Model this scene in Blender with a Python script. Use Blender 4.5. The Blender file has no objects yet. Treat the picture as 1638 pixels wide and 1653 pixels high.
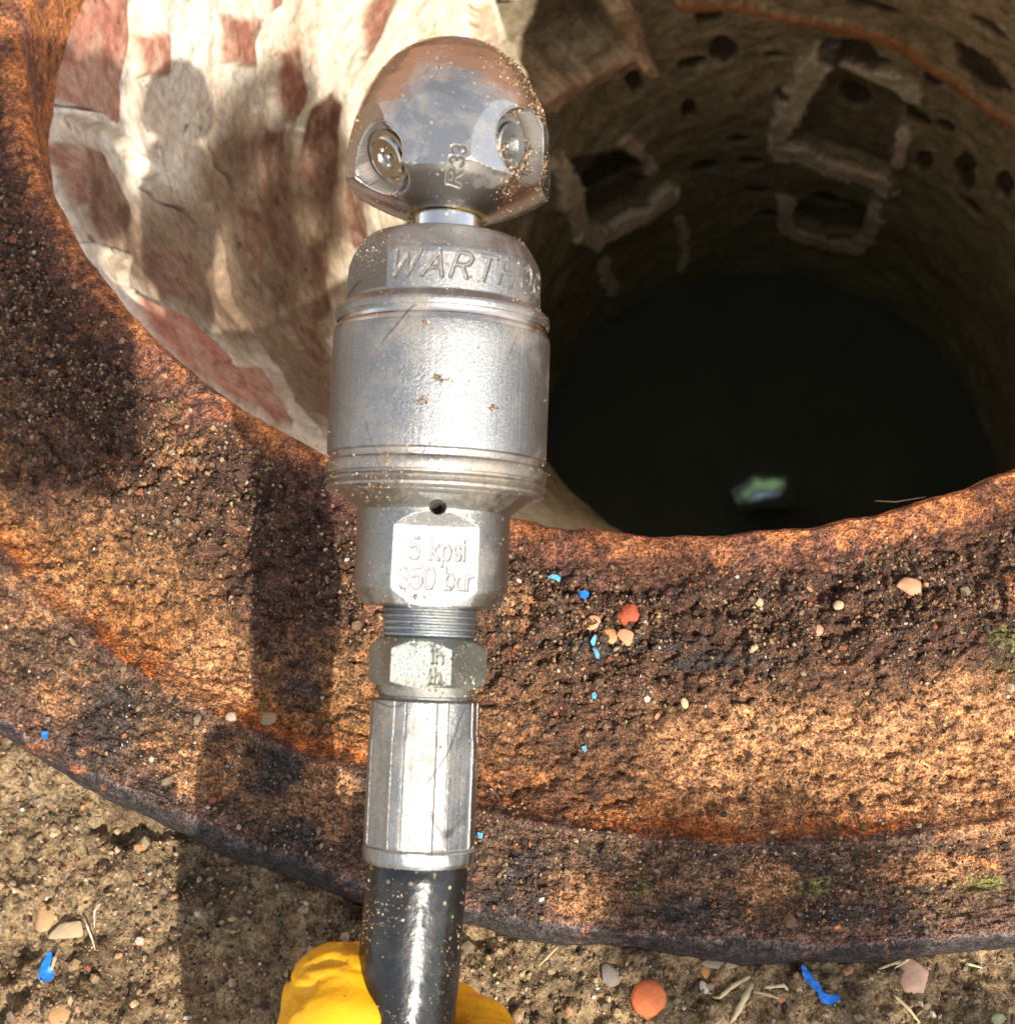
import bpy, bmesh, math, random
import numpy as np
from mathutils import Vector, Matrix
random.seed(7)
RNG = np.random.default_rng(11)
SC = bpy.context.scene
COL = SC.collection
R_ = math.radians

# ------------------------------------------------------------------ camera
F = 2400.0                      # focal length in photograph pixels (1638 x 1653)
CXP, CYP = 819.0, 826.5
PITCH = R_(62)
CAM = np.array([0.0, 0.0, 0.45])
FWD = np.array([0, math.cos(PITCH), -math.sin(PITCH)])
UPV = np.array([0, math.sin(PITCH), math.cos(PITCH)])
RGT = np.array([1.0, 0, 0])
cam_d = bpy.data.cameras.new('camera')
cam = bpy.data.objects.new('camera', cam_d)
COL.objects.link(cam)
cam.location = CAM
cam.rotation_euler = (math.pi/2 - PITCH, 0, 0)
cam_d.sensor_fit = 'VERTICAL'
cam_d.sensor_height = 24
cam_d.sensor_width = 24
cam_d.lens = 24*F/1653.0
cam_d.clip_start = 0.01
cam_d.clip_end = 200
cam_d.dof.use_dof = True
cam_d.dof.focus_distance = 0.44
cam_d.dof.aperture_fstop = 19.0
SC.camera = cam

# ------------------------------------------------------------------ light
def c2w(v):
    v = np.asarray(v, float)
    return RGT*v[0] + UPV*v[1] - FWD*v[2]
sun_v = c2w((0.33, -0.27, 0.92)); sun_v /= np.linalg.norm(sun_v)
sd = bpy.data.lights.new('sun', 'SUN'); sd.energy = 3.7; sd.angle = R_(0.5); sd.color = (1.0, 0.93, 0.82)
so = bpy.data.objects.new('sun', sd); COL.objects.link(so)
so.rotation_euler = Vector(sun_v).to_track_quat('Z', 'Y').to_euler()
so.location = (0, -2, 3)
W = bpy.data.worlds.new('World'); SC.world = W; W.use_nodes = True
wn = W.node_tree
sky = wn.nodes.new('ShaderNodeTexSky'); sky.sky_type = 'NISHITA'; sky.sun_disc = False
sky.sun_elevation = math.asin(sun_v[2]); sky.sun_rotation = math.atan2(sun_v[0], sun_v[1])
bg = wn.nodes['Background']; bg.inputs['Strength'].default_value = 0.15
hs = wn.nodes.new('ShaderNodeHueSaturation'); hs.inputs['Saturation'].default_value = .38
wn.links.new(sky.outputs[0], hs.inputs['Color']); wn.links.new(hs.outputs[0], bg.inputs[0])
SC.view_settings.view_transform = 'Standard'; SC.view_settings.look = 'None'
SC.view_settings.gamma = 1.0; SC.view_settings.use_curve_mapping = False
SC.view_settings.exposure = 1.0
SC.cycles.diffuse_bounces = 7; SC.cycles.max_bounces = 12

# ------------------------------------------------------------------ numeric helpers
def ray(px, py):
    return RGT*((px-CXP)/F) + UPV*((CYP-py)/F) + FWD
def at_z(px, py, z):
    d = ray(px, py)
    return CAM + d*((CAM[2]-z)/-d[2])
def at_d(px, py, depth):
    return CAM + ray(px, py)*depth
def project(P):
    q = P - CAM
    x = q@RGT; y = q@UPV; z = q@FWD
    return CXP + F*x/z, CYP - F*y/z, z

_tab = RNG.random(65536).astype(np.float32)
def vnoise(P):
    i = np.floor(P).astype(np.int64); f = (P-i).astype(np.float32); f = f*f*(3-2*f)
    out = 0
    for dx in (0, 1):
        for dy in (0, 1):
            for dz in (0, 1):
                h = ((i[:, 0]+dx)*73856093 ^ (i[:, 1]+dy)*19349663 ^ (i[:, 2]+dz)*83492791) & 65535
                w = (f[:, 0] if dx else 1-f[:, 0])*(f[:, 1] if dy else 1-f[:, 1])*(f[:, 2] if dz else 1-f[:, 2])
                out = out + _tab[h]*w
    return out*2-1
def fbm(P, scale, octaves=4, gain=0.5, seed=0.0, ridge=False):
    P = P*scale + seed*17.31
    a = 1.0; s = 0; tot = 0
    for o in range(octaves):
        n = vnoise(P)
        if ridge: n = 1-2*np.abs(n)
        s = s + a*n; tot += a; a *= gain; P = P*2.03 + 5.7
    return s/tot
def sstep(a, b, x):
    t = np.clip((x-a)/(b-a), 0, 1); return t*t*(3-2*t)

# ------------------------------------------------------------------ object helpers
def link(name, me, mats=None, parent=None):
    o = bpy.data.objects.new(name, me); COL.objects.link(o)
    if mats is not None:
        for m in (mats if isinstance(mats, (list, tuple)) else [mats]): me.materials.append(m)
    if parent is not None: o.parent = parent
    return o
def tag(o, label=None, cat=None, group=None, kind=None):
    if label: o['label'] = label
    if cat: o['category'] = cat
    if group: o['group'] = group
    if kind: o['kind'] = kind
    return o
def empty(name, M=None):
    o = bpy.data.objects.new(name, None); COL.objects.link(o); o.empty_display_size = .01
    if M is not None: o.matrix_world = M
    return o
def np_mesh(name, V, Fq, smooth=True):
    """V (n,3), Fq (m,k) index array."""
    me = bpy.data.meshes.new(name)
    V = np.ascontiguousarray(V, np.float32); Fq = np.ascontiguousarray(Fq, np.int32)
    n, k = Fq.shape
    me.vertices.add(len(V)); me.vertices.foreach_set('co', V.ravel())
    me.loops.add(n*k); me.loops.foreach_set('vertex_index', Fq.ravel())
    me.polygons.add(n); me.polygons.foreach_set('loop_start', np.arange(n, dtype=np.int32)*k)
    me.polygons.foreach_set('loop_total', np.full(n, k, np.int32))
    me.polygons.foreach_set('use_smooth', np.full(n, smooth, bool))
    me.update(calc_edges=True); me.validate()
    return me
def attr(me, name, vals):
    a = me.attributes.new(name, 'FLOAT', 'POINT'); a.data.foreach_set('value', np.ascontiguousarray(vals, np.float32).ravel())
def cattr(me, name, rgb):
    a = me.attributes.new(name, 'FLOAT_COLOR', 'POINT')
    c = np.ones((len(rgb), 4), np.float32); c[:, :3] = rgb
    a.data.foreach_set('color', c.ravel())
def grid_faces(nu, nv, wrap_u=False):
    """vertices indexed [u*nv+v]"""
    u = np.arange(nu if wrap_u else nu-1); v = np.arange(nv-1)
    U, Vv = np.meshgrid(u, v, indexing='ij'); U2 = (U+1) % nu
    return np.stack([U*nv+Vv, U2*nv+Vv, U2*nv+Vv+1, U*nv+Vv+1], -1).reshape(-1, 4)
def sharpen(me, deg=32):
    bm = bmesh.new(); bm.from_mesh(me)
    a = R_(deg)
    for e in bm.edges:
        if len(e.link_faces) == 2 and e.calc_face_angle(0) > a: e.smooth = False
    bm.to_mesh(me); bm.free()

# ------------------------------------------------------------------ material helpers
class NT:
    def __init__(s, name):
        s.m = bpy.data.materials.new(name); s.m.use_nodes = True; s.t = s.m.node_tree
        s.b = s.t.nodes['Principled BSDF']; s.tc = s.t.nodes.new('ShaderNodeTexCoord')
    def n(s, typ, **kw):
        nd = s.t.nodes.new(typ)
        for k, v in kw.items(): setattr(nd, k, v)
        return nd
    def lk(s, a, b): s.t.links.new(a, b)
    def noise(s, scale, detail=4, rough=.55, vec=None, dist=0):
        nd = s.n('ShaderNodeTexNoise'); nd.inputs['Scale'].default_value = scale; nd.inputs['Detail'].default_value = detail
        nd.inputs['Roughness'].default_value = rough; nd.inputs['Distortion'].default_value = dist
        s.lk(vec or s.tc.outputs['Object'], nd.inputs['Vector']); return nd.outputs['Fac']
    def vor(s, scale, feat='F1', out='Distance', vec=None):
        nd = s.n('ShaderNodeTexVoronoi'); nd.feature = feat; nd.inputs['Scale'].default_value = scale
        s.lk(vec or s.tc.outputs['Object'], nd.inputs['Vector']); return nd.outputs[out]
    def ramp(s, fac, stops, interp='LINEAR'):
        nd = s.n('ShaderNodeValToRGB'); cr = nd.color_ramp; cr.interpolation = interp
        while len(cr.elements) > 1: cr.elements.remove(cr.elements[-1])
        for i, (p, c) in enumerate(stops):
            e = cr.elements[0] if i == 0 else cr.elements.new(p)
            e.position = p; c = (c, c, c) if not isinstance(c, tuple) else c; e.color = (*c, 1)
        s.lk(fac, nd.inputs[0]); return nd.outputs[0]
    def mix(s, fac, a, b, mode='MIX'):
        nd = s.n('ShaderNodeMix', data_type='RGBA', blend_type=mode)
        for sock, v in ((nd.inputs[0], fac), (nd.inputs[6], a), (nd.inputs[7], b)):
            if isinstance(v, (int, float)): sock.default_value = v
            elif isinstance(v, tuple): sock.default_value = (*v, 1)
            else: s.lk(v, sock)
        return nd.outputs[2]
    def math(s, op, a, b=0.0, c=None):
        nd = s.n('ShaderNodeMath', operation=op)
        for i, v in enumerate((a, b) if c is None else (a, b, c)):
            if isinstance(v, (int, float)): nd.inputs[i].default_value = v
            else: s.lk(v, nd.inputs[i])
        return nd.outputs[0]
    def at(s, name, col=False):
        nd = s.n('ShaderNodeAttribute'); nd.attribute_name = name
        return nd.outputs['Color'] if col else nd.outputs['Fac']
    def bump(s, h, strength=.5, dist=.001, prev=None):
        nd = s.n('ShaderNodeBump'); nd.inputs['Strength'].default_value = strength; nd.inputs['Distance'].default_value = dist
        s.lk(h, nd.inputs['Height'])
        if prev is not None: s.lk(prev, nd.inputs['Normal'])
        return nd.outputs[0]
    def out(s, color=None, rough=None, metal=None, normal=None, spec=None, coat=None):
        for key, v in (('Base Color', color), ('Roughness', rough), ('Metallic', metal), ('Normal', normal), ('Specular IOR Level', spec), ('Coat Weight', coat)):
            if v is None: continue
            i = s.b.inputs[key]
            if isinstance(v, (int, float)): i.default_value = v
            elif isinstance(v, tuple): i.default_value = (*v, 1)
            else: s.lk(v, i)
        return s.m

def metal_mat(name, base, rough, brushed=0.0, dirt=.5, speck=.3, chrome=False, tint=(.50, .42, .30), ax_scale=1.0):
    m = NT(name)
    n1 = m.noise(90, 5, .6); n2 = m.noise(700, 3, .6); n3 = m.noise(28, 4, .6)
    c = m.mix(m.ramp(n3, [(.38, 0.0), (.72, 1.0)]), base, tuple(b*t for b, t in zip(base, (.86, .84, .78))))
    n4 = m.noise(3800, 2, .6)
    fine = m.ramp(n4, [(.32, .62), (.68, 1.15)])
    c = m.mix(1.0 if not chrome else .3, c, fine, 'MULTIPLY')
    # grime film and specks lodged on the metal
    film = m.ramp(m.noise(45, 6, .68, dist=.4), [(.56-.1*dirt, 0.0), (.80-.1*dirt, .9)])
    sp = m.vor(420); big = m.noise(60, 3)
    spk = m.math('MULTIPLY', m.ramp(sp, [(.10, 1.0), (.20, 0.0)]), m.ramp(big, [(.52-.12*speck, 0.0), (.62-.1*speck, 1.0)]))
    dirtm = m.math('MAXIMUM', m.math('MULTIPLY', film, .55), spk)
    dirtm = m.math('MAXIMUM', dirtm, m.math('MULTIPLY', m.at('groove'), .92))
    dc = m.ramp(m.noise(800, 2), [(.35, (.09, .05, .025)), (.6, (.34, .22, .11))])
    dc = m.mix(m.at('groove'), dc, (.035, .024, .016))
    c = m.mix(dirtm, c, dc)
    sv = m.n('ShaderNodeMapping'); sv.inputs['Scale'].default_value = (1, 1, .02) ; m.lk(m.tc.outputs['Object'], sv.inputs[0])
    br = m.noise(900, 2, .5, vec=sv.outputs[0])
    r = m.math('ADD', m.math('MULTIPLY', n1, .22), rough-.09)
    r = m.math('ADD', r, m.math('MULTIPLY', dirtm, .5))
    h = m.math('ADD', m.math('MULTIPLY', n4, .9 if not chrome else .03), m.math('MULTIPLY', br, brushed))
    h = m.math('ADD', h, m.math('MULTIPLY', n2, .3 if not chrome else .05))
    nrm = m.bump(h, .35 if chrome else .6, .0003)
    # long thin scratches
    wv = m.n('ShaderNodeTexWave'); wv.inputs['Scale'].default_value = 22; wv.inputs['Distortion'].default_value = 16; wv.inputs['Detail'].default_value = 1.5; wv.inputs['Detail Scale'].default_value = .8
    m.lk(m.tc.outputs['Object'], wv.inputs['Vector'])
    scr = m.math('MULTIPLY', m.ramp(wv.outputs['Fac'], [(.0, 1.0), (.0012, 0.0)]), m.ramp(m.noise(50, 2), [(.55, 0.0), (.6, .8)]))
    c = m.mix(scr, c, (.10, .09, .08))
    return m.out(c, r, m.math('SUBTRACT', 1.0, dirtm), nrm)

M_satin = metal_mat('blasted_aluminium', (.37, .37, .365), .36, .5, .6, .4)
M_hexm = metal_mat('satin_steel', (.37, .37, .35), .30, .4, .7, .6)
M_flat = metal_mat('milled_flat', (.66, .66, .68), .34, .2, .35, .5)
M_chrome = metal_mat('polished_steel', (.60, .57, .54), .22, .1, .5, .6, chrome=True)
M_sleeve = metal_mat('plated_sleeve', (.42, .44, .45), .17, 1.0, .7, .6)
M_thread = metal_mat('dark_thread_steel', (.42, .44, .45), .36, .1, .7, .6)
M_nut = metal_mat('dull_plated_steel', (.36, .38, .335), .34, .2, .8, .7)

def simple(name, col, rough, var=.25, scale=200, bump=.3, metal=0.0, bscale=None):
    m = NT(name)
    n = m.noise(scale, 4)
    c = m.mix(n, tuple(x*(1-var) for x in col), tuple(min(1, x*(1+var)) for x in col))
    return m.out(c, rough, metal, m.bump(m.noise(bscale or scale*3, 4), bump, .0006))

# ------------------------------------------------------------------ fitted circles of the manhole frame
def circ(pts, z):
    P = np.array([at_z(x, y, z)[:2] for x, y in pts])
    A = np.c_[2*P, np.ones(len(P))]; s = np.linalg.lstsq(A, (P**2).sum(1), rcond=None)[0]
    return np.array([s[0], s[1]]), math.sqrt(s[2]+s[0]**2+s[1]**2)
INNER = [(34, 0), (41, 159), (54, 254), (118, 377), (195, 472), (290, 585), (408, 653), (522, 735), (830, 835), (1130, 858), (1400, 815), (1638, 755)]
OUTER = [(0, 1175), (200, 1300), (590, 1440), (800, 1490), (1150, 1530), (1400, 1540), (1638, 1525)]
RIDGE = [(0, 930), (250, 1090), (470, 1180), (590, 1230), (770, 1320), (1000, 1355), (1130, 1372), (1400, 1350), (1638, 1310)]
Z_OUT = -.015; Z_RID = -.004
ci, ri = circ(INNER, 0.0); cr_, rr = circ(RIDGE, Z_RID); co, ro = circ(OUTER, Z_OUT)
SOIL_Z = -.026

def frame_xyz(th, u):
    """u 0..1 inner lip to ridge, 1..2 ridge to outer edge -> plan position"""
    d = np.stack([np.cos(th), np.sin(th)], -1)
    a = ci + ri*d; b = cr_ + rr*d; c = co + ro*d
    u = u[..., None]
    return np.where(u < 1, a + (b-a)*np.clip(u, -1, 1), b + (c-b)*(u-1))
_pu = [0, .02, .06, .12, .25, .40, .52, .62, .74, .86, .94, .975, 1.0, 1.03, 1.08, 1.3, 1.6, 1.9, 1.97, 2.0]
_pz = [-.0035, -.0006, 0, -.0015, .0005, .003, .001, -.0035, -.0075, -.0092, -.0082, -.0066, -.0045, -.0042, -.0065, -.0085, -.0095, -.0115, -.0128, -.0155]
def frame_h(th, u, X, Y):
    P = np.stack([X, Y, np.zeros_like(X)], -1)
    z = np.interp(u, _pu, _pz)
    big = fbm(P, 14, 3, seed=1)
    mid = fbm(P, 85, 4, .6, seed=2)
    fine = fbm(P, 520, 3, .65, seed=3)
    rid = fbm(P, 130, 3, .6, seed=4, ridge=True)
    grav = sstep(.10, .22, u)*(1-sstep(.50, .66, u + .10*big))
    flan = sstep(1.02, 1.1, u)*(1-sstep(1.86, 1.96, u))
    sandy = sstep(.5, .66, u)*(1-sstep(.90, .98, u))
    edge = .35+.65*sstep(0, .03, u)
    z = z + edge*(big*.0022*sstep(0.05, .3, u) + mid*(.0013 + .0038*grav + .0018*sandy + .0018*flan) + fine*(.0006 + .0022*grav + .0013*sandy + .0014*flan))
    z = z - np.clip(rid-.15, 0, 1)*.0044*(grav + .8*sandy)
    z = z + .0009*fbm(P, 200, 3, .6, seed=9)*sstep(.96, 1.0, u)*(1-sstep(1.02, 1.06, u))
    return z, grav, flan, sandy, big

SAND_SUN = [(325, 1228, 62, 48), (250, 1180, 40, 26), (1300, 1250, 190, 80), (1560, 1230, 170, 100), (1120, 1215, 60, 40), (330, 1075, 70, 55), (310, 700, 60, 110), (60, 960, 90, 40), (830, 990, 50, 40), (640, 1000, 40, 60), (1250, 1420, 60, 30), (1480, 1400, 110, 22), (930, 1440, 80, 30), (110, 1120, 50, 30), (520, 1290, 60, 50)]  # sand deposits, plus the sunlit strip and patch at the left painted pale
BLACKS = [(150, 1165, 75, 60), (240, 1285, 40, 26), (440, 1245, 45, 26), (470, 1350, 42, 30), (900, 1400, 90, 26), (830, 1450, 50, 30), (1320, 1395, 60, 14), (1130, 1470, 60, 22), (1400, 1470, 110, 18), (480, 1120, 30, 20), (330, 640, 60, 14), (1000, 1050, 130, 18), (1150, 1080, 90, 10)]
MOSS = [(1310, 1428, 50, 14), (1620, 1060, 30, 26), (1030, 1430, 26, 10), (1580, 1420, 40, 12)]
CAKED_SHADE = [(900, 1180, 150, 120), (820, 1260, 80, 60), (1250, 930, 330, 60), (1400, 1030, 240, 40), (950, 950, 90, 40), (100, 740, 130, 130), (60, 450, 70, 110), (470, 900, 90, 150), (1550, 900, 90, 60)]  # dark caked grit, plus patches of cast shade painted into the ring colour
def build_frame():
    th_f = np.arange(R_(178), R_(325), .0016/.36*.75)
    th_c = np.linspace(R_(325), R_(538), 160)[1:-1]
    th = np.concatenate([th_f, th_c]); nu_ = len(th)
    u = np.concatenate([np.linspace(0, 1, 230)[:-1], np.linspace(1, 2, 150)])
    TH, U = np.meshgrid(th, u, indexing='ij')
    XY = frame_xyz(TH, U)
    X = XY[..., 0].ravel(); Y = XY[..., 1].ravel()
    z, grav, flan, sandy, big = frame_h(TH.ravel(), U.ravel(), X, Y)
    # small wobble of the worn lip edge
    V = np.stack([X, Y, z], -1).reshape(len(th), len(u), 3)
    wob = fbm(np.stack([TH*4, TH*0, TH*0], -1).reshape(-1, 3), 6, 4, seed=6).reshape(TH.shape)
    dirv = np.stack([np.cos(TH), np.sin(TH)], -1)
    V[..., :2] += dirv*(wob*.0016*(1-sstep(0, .12, U)))[..., None] + dirv*(wob*.0025*sstep(1.9, 2, U))[..., None]
    # throat wall below the lip and the outer rim face
    d = dirv[:, 0]
    inner = V[:, 0]
    rows_in = []
    for dz, dr in ((-.060, .004), (-.035, .002), (-.015, -.0002), (-.006, -.0012), (-.002, -.0009)):
        q = inner.copy(); q[:, 2] += dz; q[:, :2] += d*dr; rows_in.append(q)
    outer = V[:, -1]; rows_out = []
    for dz, dr in ((-.003, .0006), (-.008, .0004), (-.03, -.001)):
        q = outer.copy(); q[:, 2] += dz; q[:, :2] += d*dr; rows_out.append(q)
    G = np.concatenate([np.stack(rows_in, 1), V, np.stack(rows_out, 1)], 1)
    uu = np.concatenate([np.full(5, -.05), u, np.full(3, 2.05)])
    nv = G.shape[1]
    me = np_mesh('manhole_frame', G.reshape(-1, 3), grid_faces(len(th), nv, True)[:, ::-1])
    attr(me, 'zone', np.tile(uu, len(th))/2.0)
    GX = G[..., 0].ravel(); GY = G[..., 1].ravel(); GP = np.stack([GX, GY, GX*0], -1)
    wob = fbm(GP, 22, 4, .6, seed=41)
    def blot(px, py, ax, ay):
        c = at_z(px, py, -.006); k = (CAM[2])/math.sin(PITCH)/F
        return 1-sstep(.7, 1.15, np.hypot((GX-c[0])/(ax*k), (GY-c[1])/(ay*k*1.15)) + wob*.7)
    sand = np.max([blot(*b) for b in SAND_SUN], 0); blk = np.max([blot(*b) for b in BLACKS], 0); ms = np.max([blot(*b) for b in MOSS], 0); darkening = np.max([blot(*b) for b in CAKED_SHADE], 0)
    attr(me, 'sand', sand); attr(me, 'blk', blk); attr(me, 'moss', ms); attr(me, 'darkening', darkening)
    m = NT('rusty_cast_iron')
    z_ = m.at('zone')
    nA = m.noise(9, 5, .6); nB = m.noise(45, 6, .65); nC = m.noise(260, 4, .7); nD = m.noise(1100, 2, .6)
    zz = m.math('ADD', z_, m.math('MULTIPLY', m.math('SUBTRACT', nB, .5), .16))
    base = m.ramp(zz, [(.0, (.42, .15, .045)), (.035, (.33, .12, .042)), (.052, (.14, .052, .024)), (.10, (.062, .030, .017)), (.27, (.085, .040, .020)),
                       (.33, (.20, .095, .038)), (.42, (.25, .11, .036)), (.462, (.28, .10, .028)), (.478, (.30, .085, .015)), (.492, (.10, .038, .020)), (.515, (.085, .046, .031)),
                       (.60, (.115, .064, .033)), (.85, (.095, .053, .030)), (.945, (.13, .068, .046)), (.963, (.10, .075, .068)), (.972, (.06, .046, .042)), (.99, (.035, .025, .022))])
    # sand lying in patches, with sunlit patches painted in as paler sand
    sand_sun_m = m.math('MAXIMUM', m.math('MULTIPLY', m.at('sand'), m.ramp(nB, [(.36, .15), (.5, .85)])), m.ramp(m.noise(20, 7, .72, dist=.6), [(.60, 0.0), (.68, .6)]))
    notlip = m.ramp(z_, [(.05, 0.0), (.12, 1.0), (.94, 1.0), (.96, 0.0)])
    c = m.mix(m.math('MULTIPLY', sand_sun_m, notlip), base, (.345, .165, .070))
    # raw rust: orange and red
    rustm = m.ramp(m.noise(33, 6, .7, dist=.8), [(.58, 0.0), (.68, .8)])
    c = m.mix(rustm, c, m.mix(nC, (.36, .10, .03), (.52, .20, .06)))
    caked_shade_m = m.math('MULTIPLY', m.at('darkening'), m.ramp(nB, [(.40, 1.0), (.62, .35)]))
    c = m.mix(m.math('MULTIPLY', caked_shade_m, notlip), c, (.070, .032, .018))
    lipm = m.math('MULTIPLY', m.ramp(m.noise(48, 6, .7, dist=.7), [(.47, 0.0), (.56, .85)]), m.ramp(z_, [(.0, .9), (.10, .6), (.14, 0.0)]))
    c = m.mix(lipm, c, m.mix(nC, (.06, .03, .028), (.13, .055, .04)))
    # black casting showing on the flange, and the listed dark blotches
    blk = m.math('MAXIMUM', m.math('MULTIPLY', m.at('blk'), m.ramp(nB, [(.45, .9), (.62, .3)])), m.math('MULTIPLY', m.ramp(m.noise(17, 5, .6, dist=.6), [(.56, 0.0), (.64, .7)]), m.ramp(z_, [(.50, 0.0), (.56, 1.0)])))
    c = m.mix(blk, c, (.035, .028, .025))
    moss = m.math('MULTIPLY', m.at('moss'), m.ramp(nC, [(.44, 0.0), (.54, .8)]))
    c = m.mix(moss, c, (.095, .10, .022))
    # grain
    c = m.mix(1.0, c, m.ramp(nC, [(.34, .35), (.5, 1.0), (.66, 1.9)]), 'MULTIPLY')
    c = m.mix(.9, c, m.ramp(nD, [(.36, .35), (.5, 1.0), (.64, 1.9)]), 'MULTIPLY')
    pk = m.ramp(m.vor(330), [(.0, .35), (.30, .9), (.55, 1.25)])
    c = m.mix(.7, c, pk, 'MULTIPLY')
    hh = m.math('ADD', m.math('MULTIPLY', nC, 1.2), m.math('MULTIPLY', nD, .6))
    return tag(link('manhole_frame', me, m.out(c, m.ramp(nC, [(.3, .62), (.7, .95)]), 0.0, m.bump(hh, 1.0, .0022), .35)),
               'wide rusty cast iron manhole ring caked in sand and grit around the dark opening', 'manhole frame')
frame = build_frame()

# ------------------------------------------------------------------ ground
def soil_h(X, Y):
    P = np.stack([X, Y, np.zeros_like(X)], -1)
    near = np.exp(-((np.hypot(X, Y)/1.2)**2))
    return SOIL_Z + fbm(P, 16, 4, .55, seed=21)*.006 + near*(fbm(P, 90, 4, .6, seed=22)*.0055 + fbm(P, 420, 3, .7, seed=23)*.0024 - np.clip(fbm(P, 60, 3, .6, seed=24, ridge=True)-.3, 0, 1)*.004 - np.clip(fbm(P, 38, 3, .6, seed=25)-.22, 0, 1)*.03)
def build_soil():
    xs = np.concatenate([-np.geomspace(.5, 40, 60)[::-1], np.arange(-.44, .42, .0012), np.geomspace(.45, 40, 60)])
    ys = np.concatenate([-np.geomspace(.12, 40, 50)[::-1], np.arange(-.08, .20, .0012), np.arange(.205, 1.3, .02), np.geomspace(1.35, 40, 40)])
    X, Y = np.meshgrid(xs, ys, indexing='ij')
    z = soil_h(X.ravel(), Y.ravel())
    Fq = grid_faces(len(xs), len(ys))
    cx = X.ravel()[Fq].mean(1); cy = Y.ravel()[Fq].mean(1)
    keep = np.hypot(cx-co[0], cy-co[1]) > ro-.05
    Fq = Fq[keep]
    me = np_mesh('soil', np.stack([X.ravel(), Y.ravel(), z], -1), Fq)
    m = NT('dry_soil')
    n1 = m.noise(30, 6, .65); n2 = m.noise(190, 5, .7); n3 = m.noise(900, 3, .6)
    c = m.ramp(n1, [(.32, (.09, .06, .032)), (.48, (.21, .145, .078)), (.62, (.31, .205, .108)), (.75, (.25, .15, .075))])
    c = m.mix(m.ramp(m.noise(26, 5, .7, dist=.7), [(.56, 0.0), (.66, .75)]), c, (.075, .06, .035))
    c = m.mix(1.0, c, m.ramp(n2, [(.34, .25), (.5, 1.0), (.68, 1.5)]), 'MULTIPLY')
    c = m.mix(.9, c, m.ramp(n3, [(.30, .4), (.5, 1.0), (.7, 1.6)]), 'MULTIPLY')
    o = link('soil', me, m.out(c, .95, 0.0, m.bump(m.math('ADD', n2, m.math('MULTIPLY', n3, .6)), 1.0, .0015), .2))
    tag(o, 'dry sandy brown soil around the manhole frame', 'ground', kind='structure')
build_soil()

# ------------------------------------------------------------------ the shaft below
SH_T = dict(z=-.058, c=ci, r=ri+.010)
cb = at_z(1235, 745, -1.35)[:2]
SH_B = dict(z=-1.35, c=cb, r=.315)
def shaft_pt(th, s):
    z = SH_T['z'] + (SH_B['z']-SH_T['z'])*s
    e = s + .16*np.sin(np.pi*s)         # belly: the wall swings out first, then drops
    cx = SH_T['c'][0] + (SH_B['c'][0]-SH_T['c'][0])*e
    cy = SH_T['c'][1] + (SH_B['c'][1]-SH_T['c'][1])*e
    r = SH_T['r'] + (SH_B['r']-SH_T['r'])*s + .035*np.sin(np.pi*np.clip(s*1.6, 0, 1))
    return cx + r*np.cos(th), cy + r*np.sin(th), z
_ths = np.linspace(R_(-40), R_(240), 1120); _ss = np.linspace(0, 1, 500)
_T, _S = np.meshgrid(_ths, _ss, indexing='ij')
_x, _y, _z = shaft_pt(_T, _S)
_PX, _PY, _PD = project(np.stack([_x, _y, _z*np.ones_like(_x)], -1))
_nf = (np.sin(_T) > -.25) | (np.cos(_T) < -.2)
def inv(px, py):
    d = (_PX-px)**2 + (_PY-py)**2 + (~_nf)*1e6
    i = np.unravel_index(np.argmin(d), d.shape)
    return _T[i], _S[i], math.sqrt(d[i]), _PD[i]
SHH = SH_T['z']-SH_B['z']
def to_m(ths, ss):      # wall coordinates in metres (arc, depth)
    return np.stack([np.asarray(ths)*.30, np.asarray(ss)*SHH], -1)
def seg_dist(P, pts):
    """distance of P(n,2) to polyline pts(k,2)"""
    best = np.full(len(P), 1e9)
    for a, b in zip(pts[:-1], pts[1:]):
        ab = b-a; L = max((ab**2).sum(), 1e-12)
        t = np.clip(((P-a)@ab)/L, 0, 1)
        best = np.minimum(best, np.hypot(*(P-a-t[:, None]*ab).T))
    return best
def poly_in(P, poly):
    inside = np.zeros(len(P), bool); n = len(poly)
    for i in range(n):
        a = poly[i]; b = poly[(i+1) % n]
        c = ((a[1] > P[:, 1]) != (b[1] > P[:, 1])) & (P[:, 0] < (b[0]-a[0])*(P[:, 1]-a[1])/(b[1]-a[1]+1e-12)+a[0])
        inside ^= c
    return inside
RIBS = [  # (points in the photograph, half width px, proud m, colour key)
    ([(1100, 8), (1240, 15), (1340, 35), (1430, 65), (1500, 105), (1570, 150), (1636, 205)], 9, .008, 1),
    ([(1335, 78), (1310, 115), (1280, 165), (1252, 222), (1262, 238), (1320, 248), (1345, 262), (1385, 275), (1415, 285), (1432, 300)], 15, .012, 0),
    ([(1335, 84), (1390, 112), (1450, 130), (1478, 150)], 12, .008, 0),
    ([(1462, 215), (1456, 255)], 9, .008, 0),
    ([(898, 262), (912, 320), (935, 372), (960, 380), (1000, 358), (1045, 335), (1070, 312)], 15, .012, 0),
    ([(1010, 225), (1035, 250), (1052, 275)], 9, .006, 0),
    ([(1262, 322), (1272, 372), (1330, 392), (1380, 405), (1408, 372), (1416, 330)], 10, .007, 2),
    ([(972, 425), (985, 470)], 9, .006, 2),
    ([(1095, 350), (1105, 400), (1095, 430)], 6, .005, 2),
    ([(858, 160), (895, 140), (935, 118), (985, 96), (1024, 78)], 15, .020, 3),
    ([(1030, 76), (1018, 35), (995, 5)], 13, .020, 3),
    ([(768, 4), (778, 60)], 15, .012, 3),
]
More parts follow.
